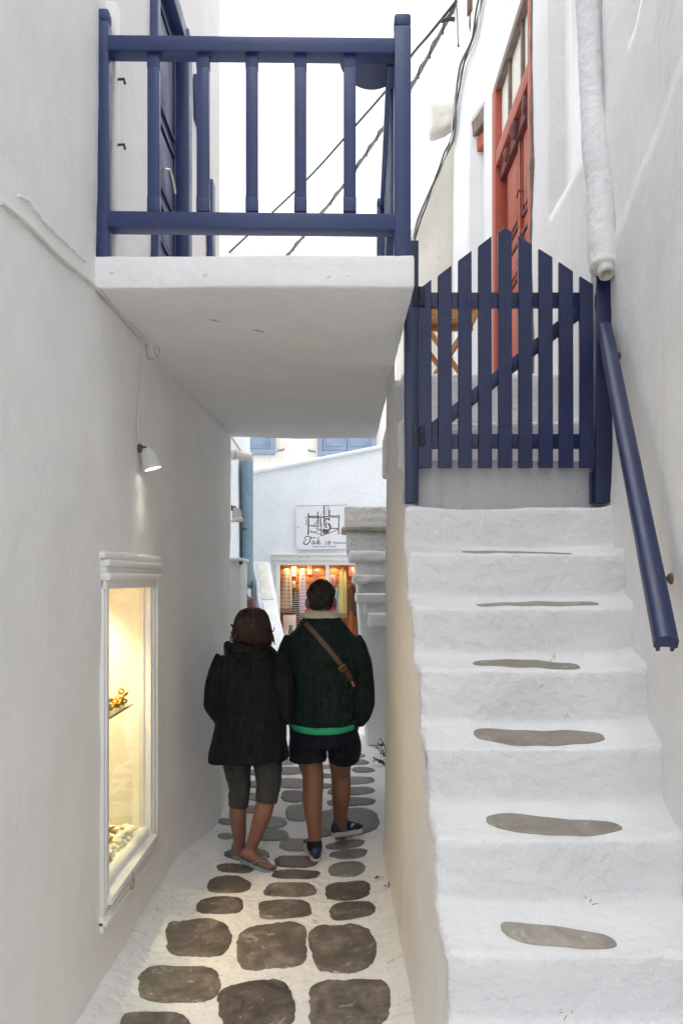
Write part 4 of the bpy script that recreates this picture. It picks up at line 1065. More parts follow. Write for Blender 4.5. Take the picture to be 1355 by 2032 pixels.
sign_text('Mykonos', 835, 932, .050, .35, 'lettering', .98)
sign_text('Hand Loomed Creations', 405, 1003, .042, .3, 'lettering', .80)
strokes('loom_drawing', [
    (.011, (333, 300), (336, 520), (330, 740)), (.008, (530, 265), (530, 400), (522, 560)), (.009, (655, 135), (657, 250), (660, 540)), (.008, (770, 225), (768, 340), (762, 450)),
    (.008, (963, 330), (960, 540), (955, 740)), (.005, (285, 365), (290, 550)),
    (.007, (340, 365), (430, 360), (545, 362)), (.007, (340, 378), (450, 388), (545, 390)), (.009, (545, 372), (610, 380), (700, 370)), (.008, (700, 368), (790, 352), (870, 362), (965, 348)), (.004, (800, 380), (965, 395)),
    (.007, (345, 548), (450, 565), (550, 580)), (.006, (480, 612), (560, 630), (650, 655)), (.007, (800, 610), (870, 612), (950, 620)),
    (.005, (360, 650), (430, 690), (600, 740)), (.006, (600, 765), (700, 730), (800, 695)), (.005, (810, 690), (880, 660), (950, 628)),
    (.006, (590, 400), (590, 580), (600, 770)), (.005, (655, 140), (720, 140), (745, 165), (745, 330)), (.005, (370, 690), (470, 680), (560, 650))], .007, SEPIA, 3)
strokes('weaver_drawing', [
    (.011, (685, 430), (700, 412), (725, 410), (745, 430)), (.006, (685, 440), (690, 480), (715, 500)), (.012, (700, 510), (690, 560), (710, 600)), (.014, (740, 510), (775, 550), (785, 600), (760, 640)),
    (.009, (620, 650), (670, 640), (760, 650)), (.014, (625, 680), (680, 670), (740, 660)), (.010, (640, 710), (700, 705), (760, 670))], .008, SEPIA, 4)
strokes('warp_wash', [(.006, (430, 545), (540, 420), (650, 240)), (.006, (450, 560), (540, 460), (600, 380)), (.008, (610, 540), (640, 550), (650, 640)), (.010, (290, 400), (292, 540)), (.008, (570, 360), (570, 560)), (.006, (700, 160), (690, 330))], .006, WASH, 3)
for (zx, zy) in ((123, 588), (1040, 725)):
    bm = bmesh.new(); p = Vector(sp2(zx, zy)); add_lathe(bm, [(0, 0), (.008, 0), (.007, .006), (0, .006)], 10, Matrix.Translation(p) @ Matrix.Rotation(R(90), 4, 'X')); obj('screw', bm, DARK, sg)

# house behind the shop, with grey-blue shutters
HD = 13.0
bh = thing('white_house', 'cream house behind the shop with grey blue window shutters', 'house', (0, HD, 0))
bm = bmesh.new()
def bhw(u, v):
    zt = fz(462, HD)+(fz(482, HD)-fz(462, HD))*(u-fx(430, HD))/(fx(750, HD)-fx(430, HD))
    z = v*zt/7.6
    return (u, HD+bumpy((u, HD, z), (.02, .01, .004), 61), z)
grid(bm, lin(-7, 5, .25), lin(0, 7.6, .25), bhw)
grid(bm, [-7, 0, 5], [0, 3], lambda u, v: (u, HD+v, bhw(u, 7.6)[2]))
obj('wall', bm, plaster('old_whitewash', (.74, .715, .65), dirt=(.45, .41, .33), dirt_amt=.35, streak=.4), bh, recalc=False)
def hpix(px): return fx(px, HD-.05)
for (a, b, yb_) in ((430, 546, 902), (630, 746, 905)):
    z0 = fz(yb_, HD-.05); z1 = z0+1.35
    x0, x1 = hpix(a), hpix(b); w_ = x1-x0; fr_ = .09
    wd = None
    for (xa, xb, za, zb_) in ((x0, x1, z0, z0+fr_), (x0, x1, z1-fr_, z1), (x0, x0+fr_, z0+fr_, z1-fr_), (x1-fr_, x1, z0+fr_, z1-fr_)):
        box('window_frame', (xa, HD-.07, za), (xb, HD+.03, zb_), SHUT, bh, .006)
    mid = (x0+x1)/2
    for (xa, xb) in ((x0+fr_+.004, mid-.006), (mid+.006, x1-fr_-.004)):
        lf = box('shutter_leaf', (xa, HD-.055, z0+fr_+.006), (xb, HD-.02, z1-fr_-.006), SHUT, bh, .004)
        for q in range(2):
            za = z0+fr_+.07+q*.55
            bm = bmesh.new(); add_box(bm, (xa+.05, HD-.064, za), (xb-.05, HD-.05, za+.44), .012); obj('shutter_panel', bm, SHUT, lf, 'auto')
for (px, py) in ((557, 894), (619, 896)):
    hk = thing('shutter_hook', 'iron shutter hook on the cream wall, ' + ('left' if px < 600 else 'right') + ' of the two between the windows', 'hook', at(px, py, HD))
    p = at(px, py, HD-.03); k = 1 if px < 600 else -1
    tube('hook_arm', [p+Vector((-.06*k, 0, -.02)), p+Vector((-.02*k, -.02, .01)), p+Vector((.03*k, -.03, 0)), p+Vector((.06*k, -.03, .03))], [.008]*6+[.012]*4, DARK, hk, 6, 3)
    tube('wall_pin', [p, p+Vector((0, .05, -.005))], .008, DARK, hk, 6)

# side house on the left past the passage
lh = thing('side_house', 'pale blue white house wall past the passage on the left, with a teal shutter', 'house', (-1.3, 8.5, 0))
bm = bmesh.new()
grid(bm, lin(6.5, 10.55, .1), lin(0, 3.9, .12), lambda u, v: (-1.27+bumpy((-1.27, u, v), (.012, .006, .003), 71), u, v))
grid(bm, [-3, -1.27], [6.5, 10.55], lambda u, v: (u, v, 3.9)); obj('wall', bm, BLUEWHITE, lh, recalc=False)
z0, z1 = fz(1168, 9.6), fz(902, 9.6)
lf = box('shutter_leaf', (-.021, -.22, z0), (.021, .22, z1), TEAL, lh, .005, Matrix.Translation((-1.185, 9.6, 0)) @ Matrix.Rotation(R(-5), 4, 'Z'))
for q in range(3):
    box('shutter_panel', (.018, -.17, z0+.08+.56*q), (.028, .17, z0+.54+.56*q), TEAL, lf, .006, Matrix.Translation((-1.185, 9.6, 0)) @ Matrix.Rotation(R(-5), 4, 'Z'))
tube('shutter_bolt', [at(482, 1050, 9.3), at(489, 1049, 9.35)], .012, DARK, lf, 6)
# drain pipe stub, second lamp, meter cabinet
dp = thing('drain_pipe', 'short white drain pipe jutting from the corner under the balcony\'s far end', 'pipe', at(462, 902, 6.75))
a, b = at(446, 897, 6.8), at(500, 908, 6.8)
tube('pipe', [a, b], .042, LAMPW, dp, 20, 0, True)
tube('collar', [a.lerp(b, .30), a.lerp(b, .42)], .055, LAMPW, dp, 20)
wall_lamp(at(466, 1008, 6.7)+Vector((-.03, 0, 0)), 'small white spotlight peeping past the far end of the left wall', (.1, 0, -1), .95, False)
mc = thing('meter_cabinet', 'tall off-white cabinet standing behind the woman beside the left wall', 'cabinet', (-1.05, 7.1, 0))
bm = bmesh.new(); plaster_block(bm, (-1.25, 7.0, 0), (fx(477, 7.0), 7.5, fz(1112, 7.0)), .06, .015, (.004, .003, .001)); obj('cabinet_body', bm, plaster('cabinet_paint', (.80, .80, .77), dirt_amt=.15, streak=.12), mc)
box('lid', (-1.27, 6.98, fz(1113, 7.0)), (fx(481, 7.0), 7.52, fz(1107, 7.0)), TRIM, mc, .006)
bm = bmesh.new(); add_box(bm, at(477, 1116, 6.99)+Vector((-.01, -.012, -.02)), at(477, 1116, 6.99)+Vector((.02, .01, .012)), .003); obj('latch', bm, DARK, mc)

# sloping parapet of a stair at the shop's left
sp3 = thing('stair_parapet', 'sloping whitewashed stair parapet with a worn cream top, left of the shop window', 'parapet', (-.9, 9.3, 0))
pt, pbt = Vector((fx(519, 10.2), 10.2, fz(1118, 10.2))), Vector((fx(549, 8.3), 8.3, fz(1292, 8.3)))
def ramp_block(name, f0, f1, w_, mat, drop, par, lift=0):
    bm = bmesh.new(); n = 16; secs = []
    for k in range(n+1):
        f = f0+(f1-f0)*k/n; p = pt.lerp(pbt, f); p = p+Vector((0, 0, lift))
        hw_ = w_*(1+.10*nz(p, 3)); b = .02
        sec = [(-hw_, -drop), (-hw_, -b), (-hw_+b, 0), (hw_-b, 0), (hw_, -b), (hw_, -drop)]
        secs.append([bm.verts.new(p+Vector((x+.004*nz(p, 9, x), 0, z+.01*nz(p, 7, x*9) if z > -drop else -p.z+lift if drop > .5 else z))) for (x, z) in sec])
    for A, B in zip(secs, secs[1:]):
        for i in range(5): bm.faces.new((A[i], A[i+1], B[i+1], B[i]))
    bm.faces.new(secs[0]); bm.faces.new(secs[-1]); return obj(name, bm, mat, par, 'auto')
ramp_block('parapet_wall', -.02, 1.05, .115, BLUEWHITE, 2.0, sp3)
ramp_block('coping_stone', .0, .47, .085, CREAM, .03, sp3, .014)
ramp_block('coping_stone', .49, 1.02, .085, WHITE, .03, sp3, .012)
for (px, py, w_, h_, c, lab) in ((481, 1196, .075, .21, (.035, .036, .04), 'dark grey bag hanging on the wall above the woman\'s head'), (493, 1200, .07, .19, (.13, .06, .05), 'reddish brown bag hanging beside the dark grey bag')):
    p = at(px, py, 9.0); bgt = thing('hanging_handbag', lab, 'bag', p-Vector((0, 0, h_/2)))
    bm = bmesh.new(); plaster_block(bm, p+Vector((-w_, -.05, -h_/2)), p+Vector((w_, .05, h_/2)), .02, .035, (.006, .006, .002)); obj('bag_body', bm, plain('bag_leather', c, .45, vary=.3), bgt)
    tube('strap', [p+Vector((-w_*.7, 0, h_/2-.02)), p+Vector((-w_*.4, 0, h_/2+.12)), p+Vector((w_*.4, 0, h_/2+.12)), p+Vector((w_*.7, 0, h_/2-.02))], .008, DARK, bgt, 6, 4)

# projecting stone stair on the right, in front of a white wall
pw = thing('stone_stair', 'crooked whitewashed stone stair jutting out in steps right of the shop', 'staircase', (.4, 7.6, 0))
bm = bmesh.new()
def pwf(p):
    t = max(0, min(1, p.z/1.7)); k = fx(728, 7.7)*(1-t)+fx(706, 7.7)*t
    if p.x < .6: p = Vector((p.x-.25+k, p.y, p.z))
    return p
plaster_block(bm, (.25, 7.7, 0), (2.4, 8.3, 2.05), .06, .04, (.012, .010, .005), pwf); obj('wall', bm, WHITE, pw)
SB = 7.25
def sblk(name, x0, y0, y1, mat, dep=.5, r=.02, amp=(.008, .010, .006), front=0):
    bm = bmesh.new(); plaster_block(bm, (fx(x0, SB), SB-front, fz(y1, SB)), (fx(790, SB), SB+dep, fz(y0, SB)), .022, r, amp, None, x0*.1); return obj(name, bm, mat, pw)
OLDW = plaster('dirty_whitewash', (.84, .835, .825), dirt=(.46, .43, .38), dirt_amt=.4, streak=.35, rough_bump=.8)
sblk('step_block', 683, 1004, 1046, OLDW, .5, .012, (.004, .004, .002))
sblk('tread_slab', 677, 1044, 1055, stone_mat('old_tread', [(.25, .2, .15), (.4, .34, .27), (.6, .57, .5)], (.75, .74, .7), .8), .5, .012, (.006, .01, .006), .03)
sblk('step_block', 687, 1053, 1100, OLDW)
sblk('tread_slab', 693, 1094, 1116, WHITE, .5, .025, (.01, .016, .012), .02)
sblk('step_block', 706, 1110, 1146, OLDW)
sblk('tread_slab', 700, 1140, 1158, OLDW, .5, .02, (.01, .016, .01), .02)
sblk('step_block', 719, 1152, 1182, CEM, .42)
sblk('tread_slab', 705, 1177, 1198, WHITE, .5, .02, (.01, .012, .008), .03)
sblk('step_block', 724, 1194, 1222, OLDW, .4)
sblk('tread_slab', 729, 1215, 1246, WHITE, .4, .03, (.01, .018, .012), .04)

# weeds at the foot of the side wall, and litter in the gutter
def weed(base, h_, lab, seed):
    t = thing('weed', lab, 'plant', base); rr = random.Random(seed); b = Vector(base)
    bm = bmesh.new(); lv = bmesh.new()
    for q in range(4):
        e = b+Vector((rr.uniform(-.10, .01), rr.uniform(-.05, .05), h_*rr.uniform(.5, 1))); m = b.lerp(e, .5)+Vector((rr.uniform(-.03, .02), 0, .02)); pts = spline([b, m, e], 4)
        add_tube(bm, pts, [.004]*4+[.003]*4+[.002], 5)
        for p in pts[2:]:
            for z in range(1):
                d = Vector((rr.uniform(-1, .6), rr.uniform(-1, 1), rr.uniform(-.4, .8))).normalized(); s_ = d.orthogonal().normalized()*.008; l = rr.uniform(.025, .045)
                lv.faces.new([lv.verts.new(v) for v in (p, p+d*l*.5+s_, p+d*l, p+d*l*.5-s_)])
    obj('stem', bm, DRYLEAF, t); obj('foliage', lv, LEAF, t, False)
weed((.415, 7.25, .0), .17, 'taller dark weed by the white wall past the stair side', 5)
weed((.395, 6.9, .0), .08, 'short leafy weed on the ground just past the stair side', 9)
for k, (px, py, lab) in enumerate(((752, 1752, 'dry leaf by the foot of the stair wall, farther of two'), (768, 1774, 'dry leaf by the foot of the stair wall, nearer of two'), (624, 1832, 'tiny dark leaf lying on the joint between paving stones'))):
    g = ground_at(px, py); bm = bmesh.new()
    for q in range(3 if k < 2 else 1):
        c = g+Vector((rnd.uniform(-.02, .02)*(k < 2), rnd.uniform(-.02, .02)*(k < 2), gz(g.x, g.y)+.008)); a = rnd.uniform(0, 6)
        d = Vector((math.cos(a), math.sin(a), .2))*.018; s_ = Vector((-math.sin(a), math.cos(a), .15))*.009; u_ = Vector((0, 0, .006))
        vs_ = [bm.verts.new(v) for v in (c-d, c-d*.2+s_+u_, c+d+u_, c-d*.2-s_+u_*.5)]; bm.faces.new(vs_)
    tag(obj('dry_leaf', bm, DRYLEAF, None, False), lab, 'leaf')
for (px, py, d, s_, lab) in ((1096, 1304, 2.92, .016, 'small dried sprig stuck in the corner of a middle stair'), (1170, 1790, 2.30, .02, 'little dry sprig at the foot of a riser, second stair from the bottom'), (1121, 2002, 2.07, .016, 'dark sprig growing from the lowest riser in view'), (1122, 1422, 2.80, .012, 'tiny dark sprig at the back of a stair with a chipped slab')):
    bm = chip(px, py, d, s_, lab); tag(obj('dry_sprig', bm, DRYLEAF), lab, 'sprig')
#PEOPLE
# ------------------------------------------------------------------ the couple
from mathutils.bvhtree import BVHTree
def fuse(name, bm, mat, parent, voxel=.009, it=6, post=None):
    "weld overlapping shells into one continuous surface"
    bmesh.ops.recalc_face_normals(bm, faces=bm.faces)
    me = bpy.data.meshes.new('tmp'); bm.to_mesh(me); bm.free()
    t = bpy.data.objects.new('tmp', me); C.objects.link(t)
    m = t.modifiers.new('r', 'REMESH'); m.mode = 'VOXEL'; m.voxel_size = voxel
    s = t.modifiers.new('s', 'SMOOTH'); s.factor = .5; s.iterations = it
    bpy.context.view_layer.update()
    out = bpy.data.meshes.new_from_object(t.evaluated_get(bpy.context.evaluated_depsgraph_get()))
    bpy.data.objects.remove(t); bpy.data.meshes.remove(me); out.name = name
    if post:
        nr = [v.normal.copy() for v in out.vertices]
        for v, n in zip(out.vertices, nr): v.co = post(v.co.copy(), n)
    out.materials.clear()
    return mobj(name, out, mat, parent)
def add_loft(bm, rings, n=36, caps=True):
    "horizontal superellipse rings (cx, cy, z, rx, ry, ex)"
    V = []
    for (cx, cy, z, rx, ry, ex) in rings:
        row = []
        for i in range(n):
            a = 2*math.pi*i/n; c, s = math.cos(a), math.sin(a); r = (abs(c)**ex+abs(s)**ex)**(-1/ex)
            zz = z(c, s) if callable(z) else z
            row.append(bm.verts.new((cx+rx*c*r, cy+ry*s*r, zz)))
        V.append(row)
    for A, B in zip(V, V[1:]):
        for i in range(n): bm.faces.new((A[i], A[(i+1) % n], B[(i+1) % n], B[i]))
    if caps: bm.faces.new(V[0]); bm.faces.new(V[-1])
def limb(bm, pts, radii, sub=5, n=18, up=None):
    add_tube(bm, spline(pts, sub), radii, n, True, 1.0, up)
def ell(bm, c, r, sub=3, rot=None):
    bmesh.ops.create_icosphere(bm, subdivisions=sub, radius=1.0, matrix=Matrix.Translation(c) @ (rot or Matrix()) @ Matrix.Diagonal((*r, 1)))
def add_hand(bm, wrist, dirv, side):
    "palm, four bent fingers and a thumb; dirv points from wrist to knuckles"
    d = Vector(dirv).normalized(); w = Vector(side).normalized(); w = (w-d*w.dot(d)).normalized(); n_ = d.cross(w)
    limb(bm, [wrist, wrist+d*.04, wrist+d*.085], [(.028, .020), (.038, .016), (.040, .014)], 3, 12, n_)
    for k, (o, l) in enumerate(((-.030, .062), (-.010, .074), (.010, .070), (.029, .055))):
        b = wrist+d*.08+w*o
        limb(bm, [b, b+d*l*.5, b+d*l*.85+n_*.015, b+d*l+n_*.03], [.0095, .009, .0085, .007], 3, 8)
    b = wrist+d*.03-w*.03
    limb(bm, [b, b+d*.035-w*.028, b+d*.065-w*.034+n_*.01], [.012, .011, .008], 3, 8)
def add_head(bm, c, s=1.0, yaw=0.0):
    "c = centre of the skull; +y is the face"
    f0 = len(bm.verts)
    ell(bm, (0, -.005, .02), (.076, .094, .098)); ell(bm, (0, .025, -.045), (.060, .066, .075))
    ell(bm, (0, .060, -.095), (.030, .030, .024))                            # chin
    ell(bm, (0, .095, -.012), (.012, .016, .024), 2); ell(bm, (0, .103, -.028), (.017, .014, .012), 2)   # nose
    ell(bm, (0, .080, .022), (.055, .016, .012), 2); ell(bm, (0, .088, -.062), (.024, .012, .010), 2)     # brow, lips
    for k in (-1, 1):
        ell(bm, (.084*k, -.010, -.012), (.012, .022, .036), 2, Matrix.Rotation(R(18*k), 4, 'Z')); ell(bm, (.044*k, .068, -.018), (.022, .018, .020), 2)
    bm.verts.ensure_lookup_table()
    Rz = Matrix.Rotation(yaw, 3, 'Z')
    for v in bm.verts[f0:]: v.co = Vector(c) + Rz @ (v.co*s)
def face_parts(c, s, yaw, par):
    Rz = Matrix.Rotation(yaw, 3, 'Z'); c = Vector(c)
    ew = plain('eye_white', (.75, .73, .70), .3); ir = plain('eye_iris', (.05, .03, .02), .2); lip = plain('lips', (.30, .09, .08), .5)
    for k in (-1, 1):
        bm = bmesh.new(); ell(bm, c+Rz @ (Vector((.031*k, .078, .004))*s), (.013*s, .010*s, .009*s)); e = obj('eye', bm, ew, par)
        bm = bmesh.new(); ell(bm, c+Rz @ (Vector((.031*k, .086, .004))*s), (.006*s, .004*s, .006*s)); obj('iris', bm, ir, e)
        tube('eyebrow', [c+Rz @ (Vector((x*k, y, .026))*s) for x, y in ((.012, .095), (.03, .093), (.048, .080))], [.003, .004, .002], HAIR_M, par, 6, 3)
    tube('mouth', [c+Rz @ (Vector((x, y, -.062))*s) for x, y in ((-.022, .090), (0, .100), (.022, .090))], [.002, .004, .002], lip, par, 6, 4)
OUT_ = [(0, .0), (.02, .018), (.06, .028), (.15, .033), (.4, .034), (.62, .043), (.78, .047), (.9, .040), (.97, .024), (1, .0)]
def half_w(t):
    for (a, x), (b, y) in zip(OUT_, OUT_[1:]):
        if t <= b: return x+(y-x)*(t-a)/(b-a)
    return 0
def sole_mesh(M4, L, wscale, th, n=44):
    bm = bmesh.new(); T = []; B = []
    for i in range(n):
        a = 2*math.pi*i/n; t = .5-.5*math.cos(a); hw_ = half_w(t)*wscale*(1 if a < math.pi else -1)
        if t < .1: hw_ = (1 if a < math.pi else -1)*wscale*.03*math.sqrt(max(0, 1-(1-t/.1)**2)) if t < .1 else hw_
        hw_ += .006*math.sin(math.pi*t)
        T.append((hw_, t*L, th)); B.append((hw_*.95, t*L*.985+.003, 0))
    tv = [bm.verts.new(M4 @ Vector(p)) for p in T]; mv = [bm.verts.new(M4 @ Vector((p[0]*1.03, p[1], th*.4))) for p in T]; bv = [bm.verts.new(M4 @ Vector(p)) for p in B]
    for A, Bq in ((tv, mv), (mv, bv)):
        for i in range(n): bm.faces.new((A[i], A[(i+1) % n], Bq[(i+1) % n], Bq[i]))
    bm.faces.new(tv); bm.faces.new(bv); bmesh.ops.remove_doubles(bm, verts=bm.verts, dist=.0008); return bm
def foot_M(heel, toe, roll=0.0):
    heel = Vector(heel); toe = Vector(toe); y = (toe-heel).normalized(); x = y.cross(Vector((0, 0, 1))).normalized(); z = x.cross(y)
    M4 = Matrix((x, y, z)).transposed().to_4x4(); M4.translation = heel; return M4, (toe-heel).length
def foot_upper(bm, M4, L, hscale=1.0, w=1.0, n=16, grow=0.0, zb=.0, y0=0.0, y1=1.0):
    prof = [(0.0, .05), (.04, .075), (.12, .085), (.25, .085), (.38, .078), (.5, .064), (.65, .048), (.8, .036), (.92, .028), (.99, .016)]
    secs = []
    for (t, h_) in prof:
        if not (y0 <= t <= y1): continue
        hw_ = max(.012, half_w(max(t, .03))*w)+grow; h_ = h_*hscale+grow
        secs.append([bm.verts.new(M4 @ Vector((hw_*math.copysign(abs(math.cos(a))**.75, math.cos(a))+.006*math.sin(math.pi*t), t*L+(-grow if t == 0 else 0), zb+h_*(.5+.5*math.sin(a))))) for a in [2*math.pi*k/n for k in range(n)]])
    for A, B in zip(secs, secs[1:]):
        for i in range(n): bm.faces.new((A[i], A[(i+1) % n], B[(i+1) % n], B[i]))
    bm.faces.new(secs[0]); bm.faces.new(secs[-1])

def folds(a, s=(11, 11, 5), o=0.0, b=.0):
    def f(p, n):
        k = a*mnoise.noise(Vector((p.x*s[0]+o, p.y*s[1], p.z*s[2]+o))) + a*.5*mnoise.noise(Vector((p.x*s[0]*2.3+o, p.y*s[1]*2.3, p.z*s[2]*2.6)))
        return p+n*k
    return f

# ---- the man
D = 4.68; K = D/F
mp = lambda px, py, dd=0.0: at(px, py, D+dd)
mz = lambda py: EYE-(py-HY)*K
man = thing('person', 'person in a dark green jersey with cream collar, navy shorts and blue shoes, walking away', 'person', (mp(640, 1700).x, D, 0))
def mring(py, a, b, ry, ex=2.3, dy=0.0): return ((((a+b)/2)-CX)*K, D+dy, mz(py), (b-a)/2*K, ry, ex)
HC = mp(637, 1193)
bm = bmesh.new()
add_head(bm, HC, 1.03)
limb(bm, [mp(638, 1255), mp(638, 1232), mp(637, 1205, .01)], [.075, .062, .058], 4)
add_loft(bm, [mring(1466, 600, 690, .085), mring(1440, 590, 698, .10), mring(1370, 583, 702, .11), mring(1290, 580, 704, .10), mring(1255, 590, 690, .08), mring(1240, 612, 665, .06)])
LH, RH_ = mp(610, 1458), mp(674, 1458)
la, ra = at(625, 1680, 4.60), at(676, 1652, 4.96)
# far (right) and near (left) legs: hip, knee, calf, ankle
limb(bm, [LH, at(613, 1500, 4.70), at(621, 1540, 4.68), at(620, 1592, 4.62), at(624, 1640, 4.60), la, la+Vector((0, .01, -.05))], [.085, .080, .066, .062, .046, .037, .040], 5, 20)
limb(bm, [RH_, at(674, 1500, 4.76), at(676, 1535, 4.84), at(677, 1577, 4.84), at(675, 1615, 4.90), ra, ra+Vector((0, .01, -.05))], [.085, .076, .063, .062, .047, .037, .040], 5, 20)
# arms inside the sleeves, hands in the pockets
limb(bm, [mp(700, 1270), mp(717, 1330, -.02), mp(723, 1385, -.05), mp(711, 1428, .0)], [.046, .036, .032, .026], 5); add_hand(bm, mp(711, 1430, .0), (-.25, .25, -1), (0, 1, 0))
limb(bm, [mp(580, 1270), mp(566, 1330, -.01), mp(563, 1380, -.02), mp(575, 1428, .05)], [.046, .036, .032, .026], 5); add_hand(bm, mp(576, 1430, .05), (.2, .3, -1), (0, 1, 0))
LM, LL = foot_M(at(628, 1712, 4.535)+Vector((0, 0, .0)), at(616, 1712, 4.535)+Vector((-.02, .285, .0)))
RM, RL = foot_M(at(662, 1671, 4.90)+Vector((0, 0, .035)), at(714, 1652, 5.10)+Vector((0, 0, .012)))
foot_upper(bm, LM, LL, .8, .85, zb=.02); foot_upper(bm, RM, RL, .8, .85, zb=.02)
body = fuse('body', bm, SKIN_M, man, .008, 5)
face_parts(HC, 1.03, 0, man)
# hair
bm = bmesh.new(); ell(bm, (0, 0, 0), (1, 1, 1), 5)
for v in bm.verts:
    d = v.co.copy(); r = Vector((d.x*.092, d.y*.112, d.z*(.122 if d.z > 0 else .105)))
    f = sstep(.1, .5, d.y)*(1-sstep(.25, .6, d.z)); low = sstep(-.35, -.8, d.z)
    r *= 1-.32*f-.10*low
    if d.z < -.55: r.z = -.058-.012*(abs(d.z)-.55)
    nn = .006*mnoise.noise(d*4)+.006*mnoise.noise(Vector((d.x*18, d.y*18, d.z*9)))+.005*mnoise.noise(d*40)
    side_t = sstep(.6, .95, abs(d.x))*(1-sstep(-.1, .35, d.z)); r.x *= 1-.20*side_t
    v.co = Vector(HC)+Vector((0, -.008, .014))+r+d*nn
obj('hair', bm, HAIR_M, man)
# jersey
bm = bmesh.new()
hemz = lambda c, s: mz(1439)+.014*abs(c)**2
add_loft(bm, [(*mring(1441, 573, 711, .142, 2.4)[:2], hemz, 69*K, .140, 2.4), mring(1425, 571, 713, .150, 2.4), mring(1395, 571, 713, .150, 2.4), mring(1350, 570, 714, .145), mring(1310, 567, 716, .138),
              mring(1280, 566, 714, .125), mring(1262, 572, 706, .112), mring(1248, 584, 693, .098), mring(1236, 593, 683, .096), mring(1226, 601, 675, .088), mring(1220, 608, 668, .078)])
limb(bm, [mp(697, 1268), mp(716, 1305, -.015), mp(723, 1350, -.03), mp(725, 1388, -.05), mp(720, 1414, -.03), mp(708, 1436, .0)], [.066, .062, .058, .056, .050, .042], 5, 20)
limb(bm, [mp(584, 1268), mp(567, 1305, -.01), mp(562, 1350, -.02), mp(564, 1385, -.02), mp(568, 1412, .02), mp(576, 1434, .05)], [.066, .060, .056, .054, .048, .040], 5, 20)
ell(bm, mp(729, 1399, -.045), (.020, .03, .014), 2)
jersey = fuse('jersey', bm, GREENK, man, .009, 6, folds(.009, (8, 8, 6), 2))
bm = bmesh.new(); tee = lambda dz: (lambda c, s: mz(1449)+dz+(.030*abs(c)**2.2 if s < 0 else .04))
add_loft(bm, [(*mring(1447, 577, 705, .1, 2.4)[:2], tee(0), 68*K, .156, 2.4), (*mring(1447, 577, 705, .1, 2.4)[:2], tee(.03), 67*K, .150, 2.4), (*mring(1447, 577, 705, .1, 2.4)[:2], tee(.06), 64*K, .12, 2.4)])
obj('tee_shirt_hem', bm, GREENT, man)
# collar, split in a standing band and a turned-down leaf
bm = bmesh.new()
add_loft(bm, [mring(1211, 611, 664, .066), mring(1213, 608, 667, .070), mring(1217, 603, 672, .083), mring(1224, 598, 677, .095), mring(1226, 601, 674, .090)], 40)
obj('collar', bm, CREAMK, man)
# shorts
bm = bmesh.new()
add_loft(bm, [mring(1425, 577, 707, .132, 2.4), mring(1450, 574, 711, .142, 2.4), mring(1475, 575, 712, .140, 2.4)])
add_tube(bm, spline([mp(611, 1455), mp(610, 1482, .01), mp(610, 1509, .01)], 6), [(.112, .125), (.116, .118), (.117, .108)], 28, True, 1.0, (0, 1, 0))
add_tube(bm, spline([mp(675, 1455), mp(683, 1480, .05), mp(681, 1507, .08)], 6), [(.112, .125), (.106, .115), (.094, .100)], 28, True, 1.0, (0, 1, 0))
fuse('shorts', bm, NAVYC, man, .008, 4, folds(.008, (12, 12, 4), 7))
# strap across the back
jm = jersey.data
bvh = BVHTree.FromPolygons([v.co[:] for v in jm.vertices], [p.vertices[:] for p in jm.polygons])
def onto(px, py, off=.006):
    o_ = Vector((0, 0, EYE)); d = (at(px, py, 5)-o_).normalized(); h, n, i, q = bvh.ray_cast(o_, d)
    return (h-d*off) if h is not None else at(px, py, D-.14)
path = spline([(606, 1236, 0), (622, 1254, 0), (645, 1280, 0), (668, 1308, 0), (686, 1332, 0), (697, 1350, 0), (703, 1362, 0)], 6)
bm = bmesh.new(); L_ = []
for i, p in enumerate(path):
    t = (path[min(i+1, len(path)-1)]-path[max(i-1, 0)]).normalized(); nn = Vector((-t.y, t.x, 0))*4.9
    L_.append([bm.verts.new(onto(p.x+nn.x*f, p.y+nn.y*f, .010)) for f in (-1, -.3, .3, 1)] + [bm.verts.new(onto(p.x+nn.x*f, p.y+nn.y*f, .001)) for f in (1, -1)])
for A_, B_ in zip(L_, L_[1:]):
    for i in range(6): bm.faces.new((A_[i], A_[(i+1) % 6], B_[(i+1) % 6], B_[i]))
bm.faces.new(L_[0]); bm.faces.new(L_[-1])
strap = obj('shoulder_strap', bm, LEATHER, man, 'auto')
bk = [(672, 1326), (684, 1318), (689, 1325), (677, 1333), (672, 1326)]
tube('buckle', [onto(x, y, .014) for x, y in bk], .0035, plain('brass', (.45, .28, .10), .35, 1.0), strap, 6)
bar('strap_tip', onto(697, 1352, .012), onto(702, 1362, .012), .018, .006, plain('pale_leather', (.40, .24, .19), .5), strap, .002)
# shoes
def shoe(M4, L, nm='shoe'):
    bm = sole_mesh(M4, L, 1.06, .030); s_ = obj(nm, bm, SOLE, man, 'auto')
    bm = bmesh.new(); foot_upper(bm, M4, L, .92, .96, 20, .006, .024); obj('shoe_upper', bm, SHOE, s_)
    bm = bmesh.new()
    for (z, r, y) in ((.060, 1.0, 0), (.085, 1.02, 0), (.104, .98, -.004)): pass
    rows = []
    for (z, rx, ry) in ((.055, .043, .056), (.085, .043, .056), (.108, .041, .054), (.110, .036, .048), (.08, .033, .045)):
        rows.append([bm.verts.new(M4 @ Vector((rx*math.cos(a), .060+ry*math.sin(a), z+.012*max(0, -math.sin(a))))) for a in [2*math.pi*k/24 for k in range(24)]])
    for A_, B_ in zip(rows, rows[1:]):
        for i in range(24): bm.faces.new((A_[i], A_[(i+1) % 24], B_[(i+1) % 24], B_[i]))
    obj('ankle_collar', bm, SHOEDK, s_)
    return s_
s1 = shoe(LM, LL); s2 = shoe(RM, RL)
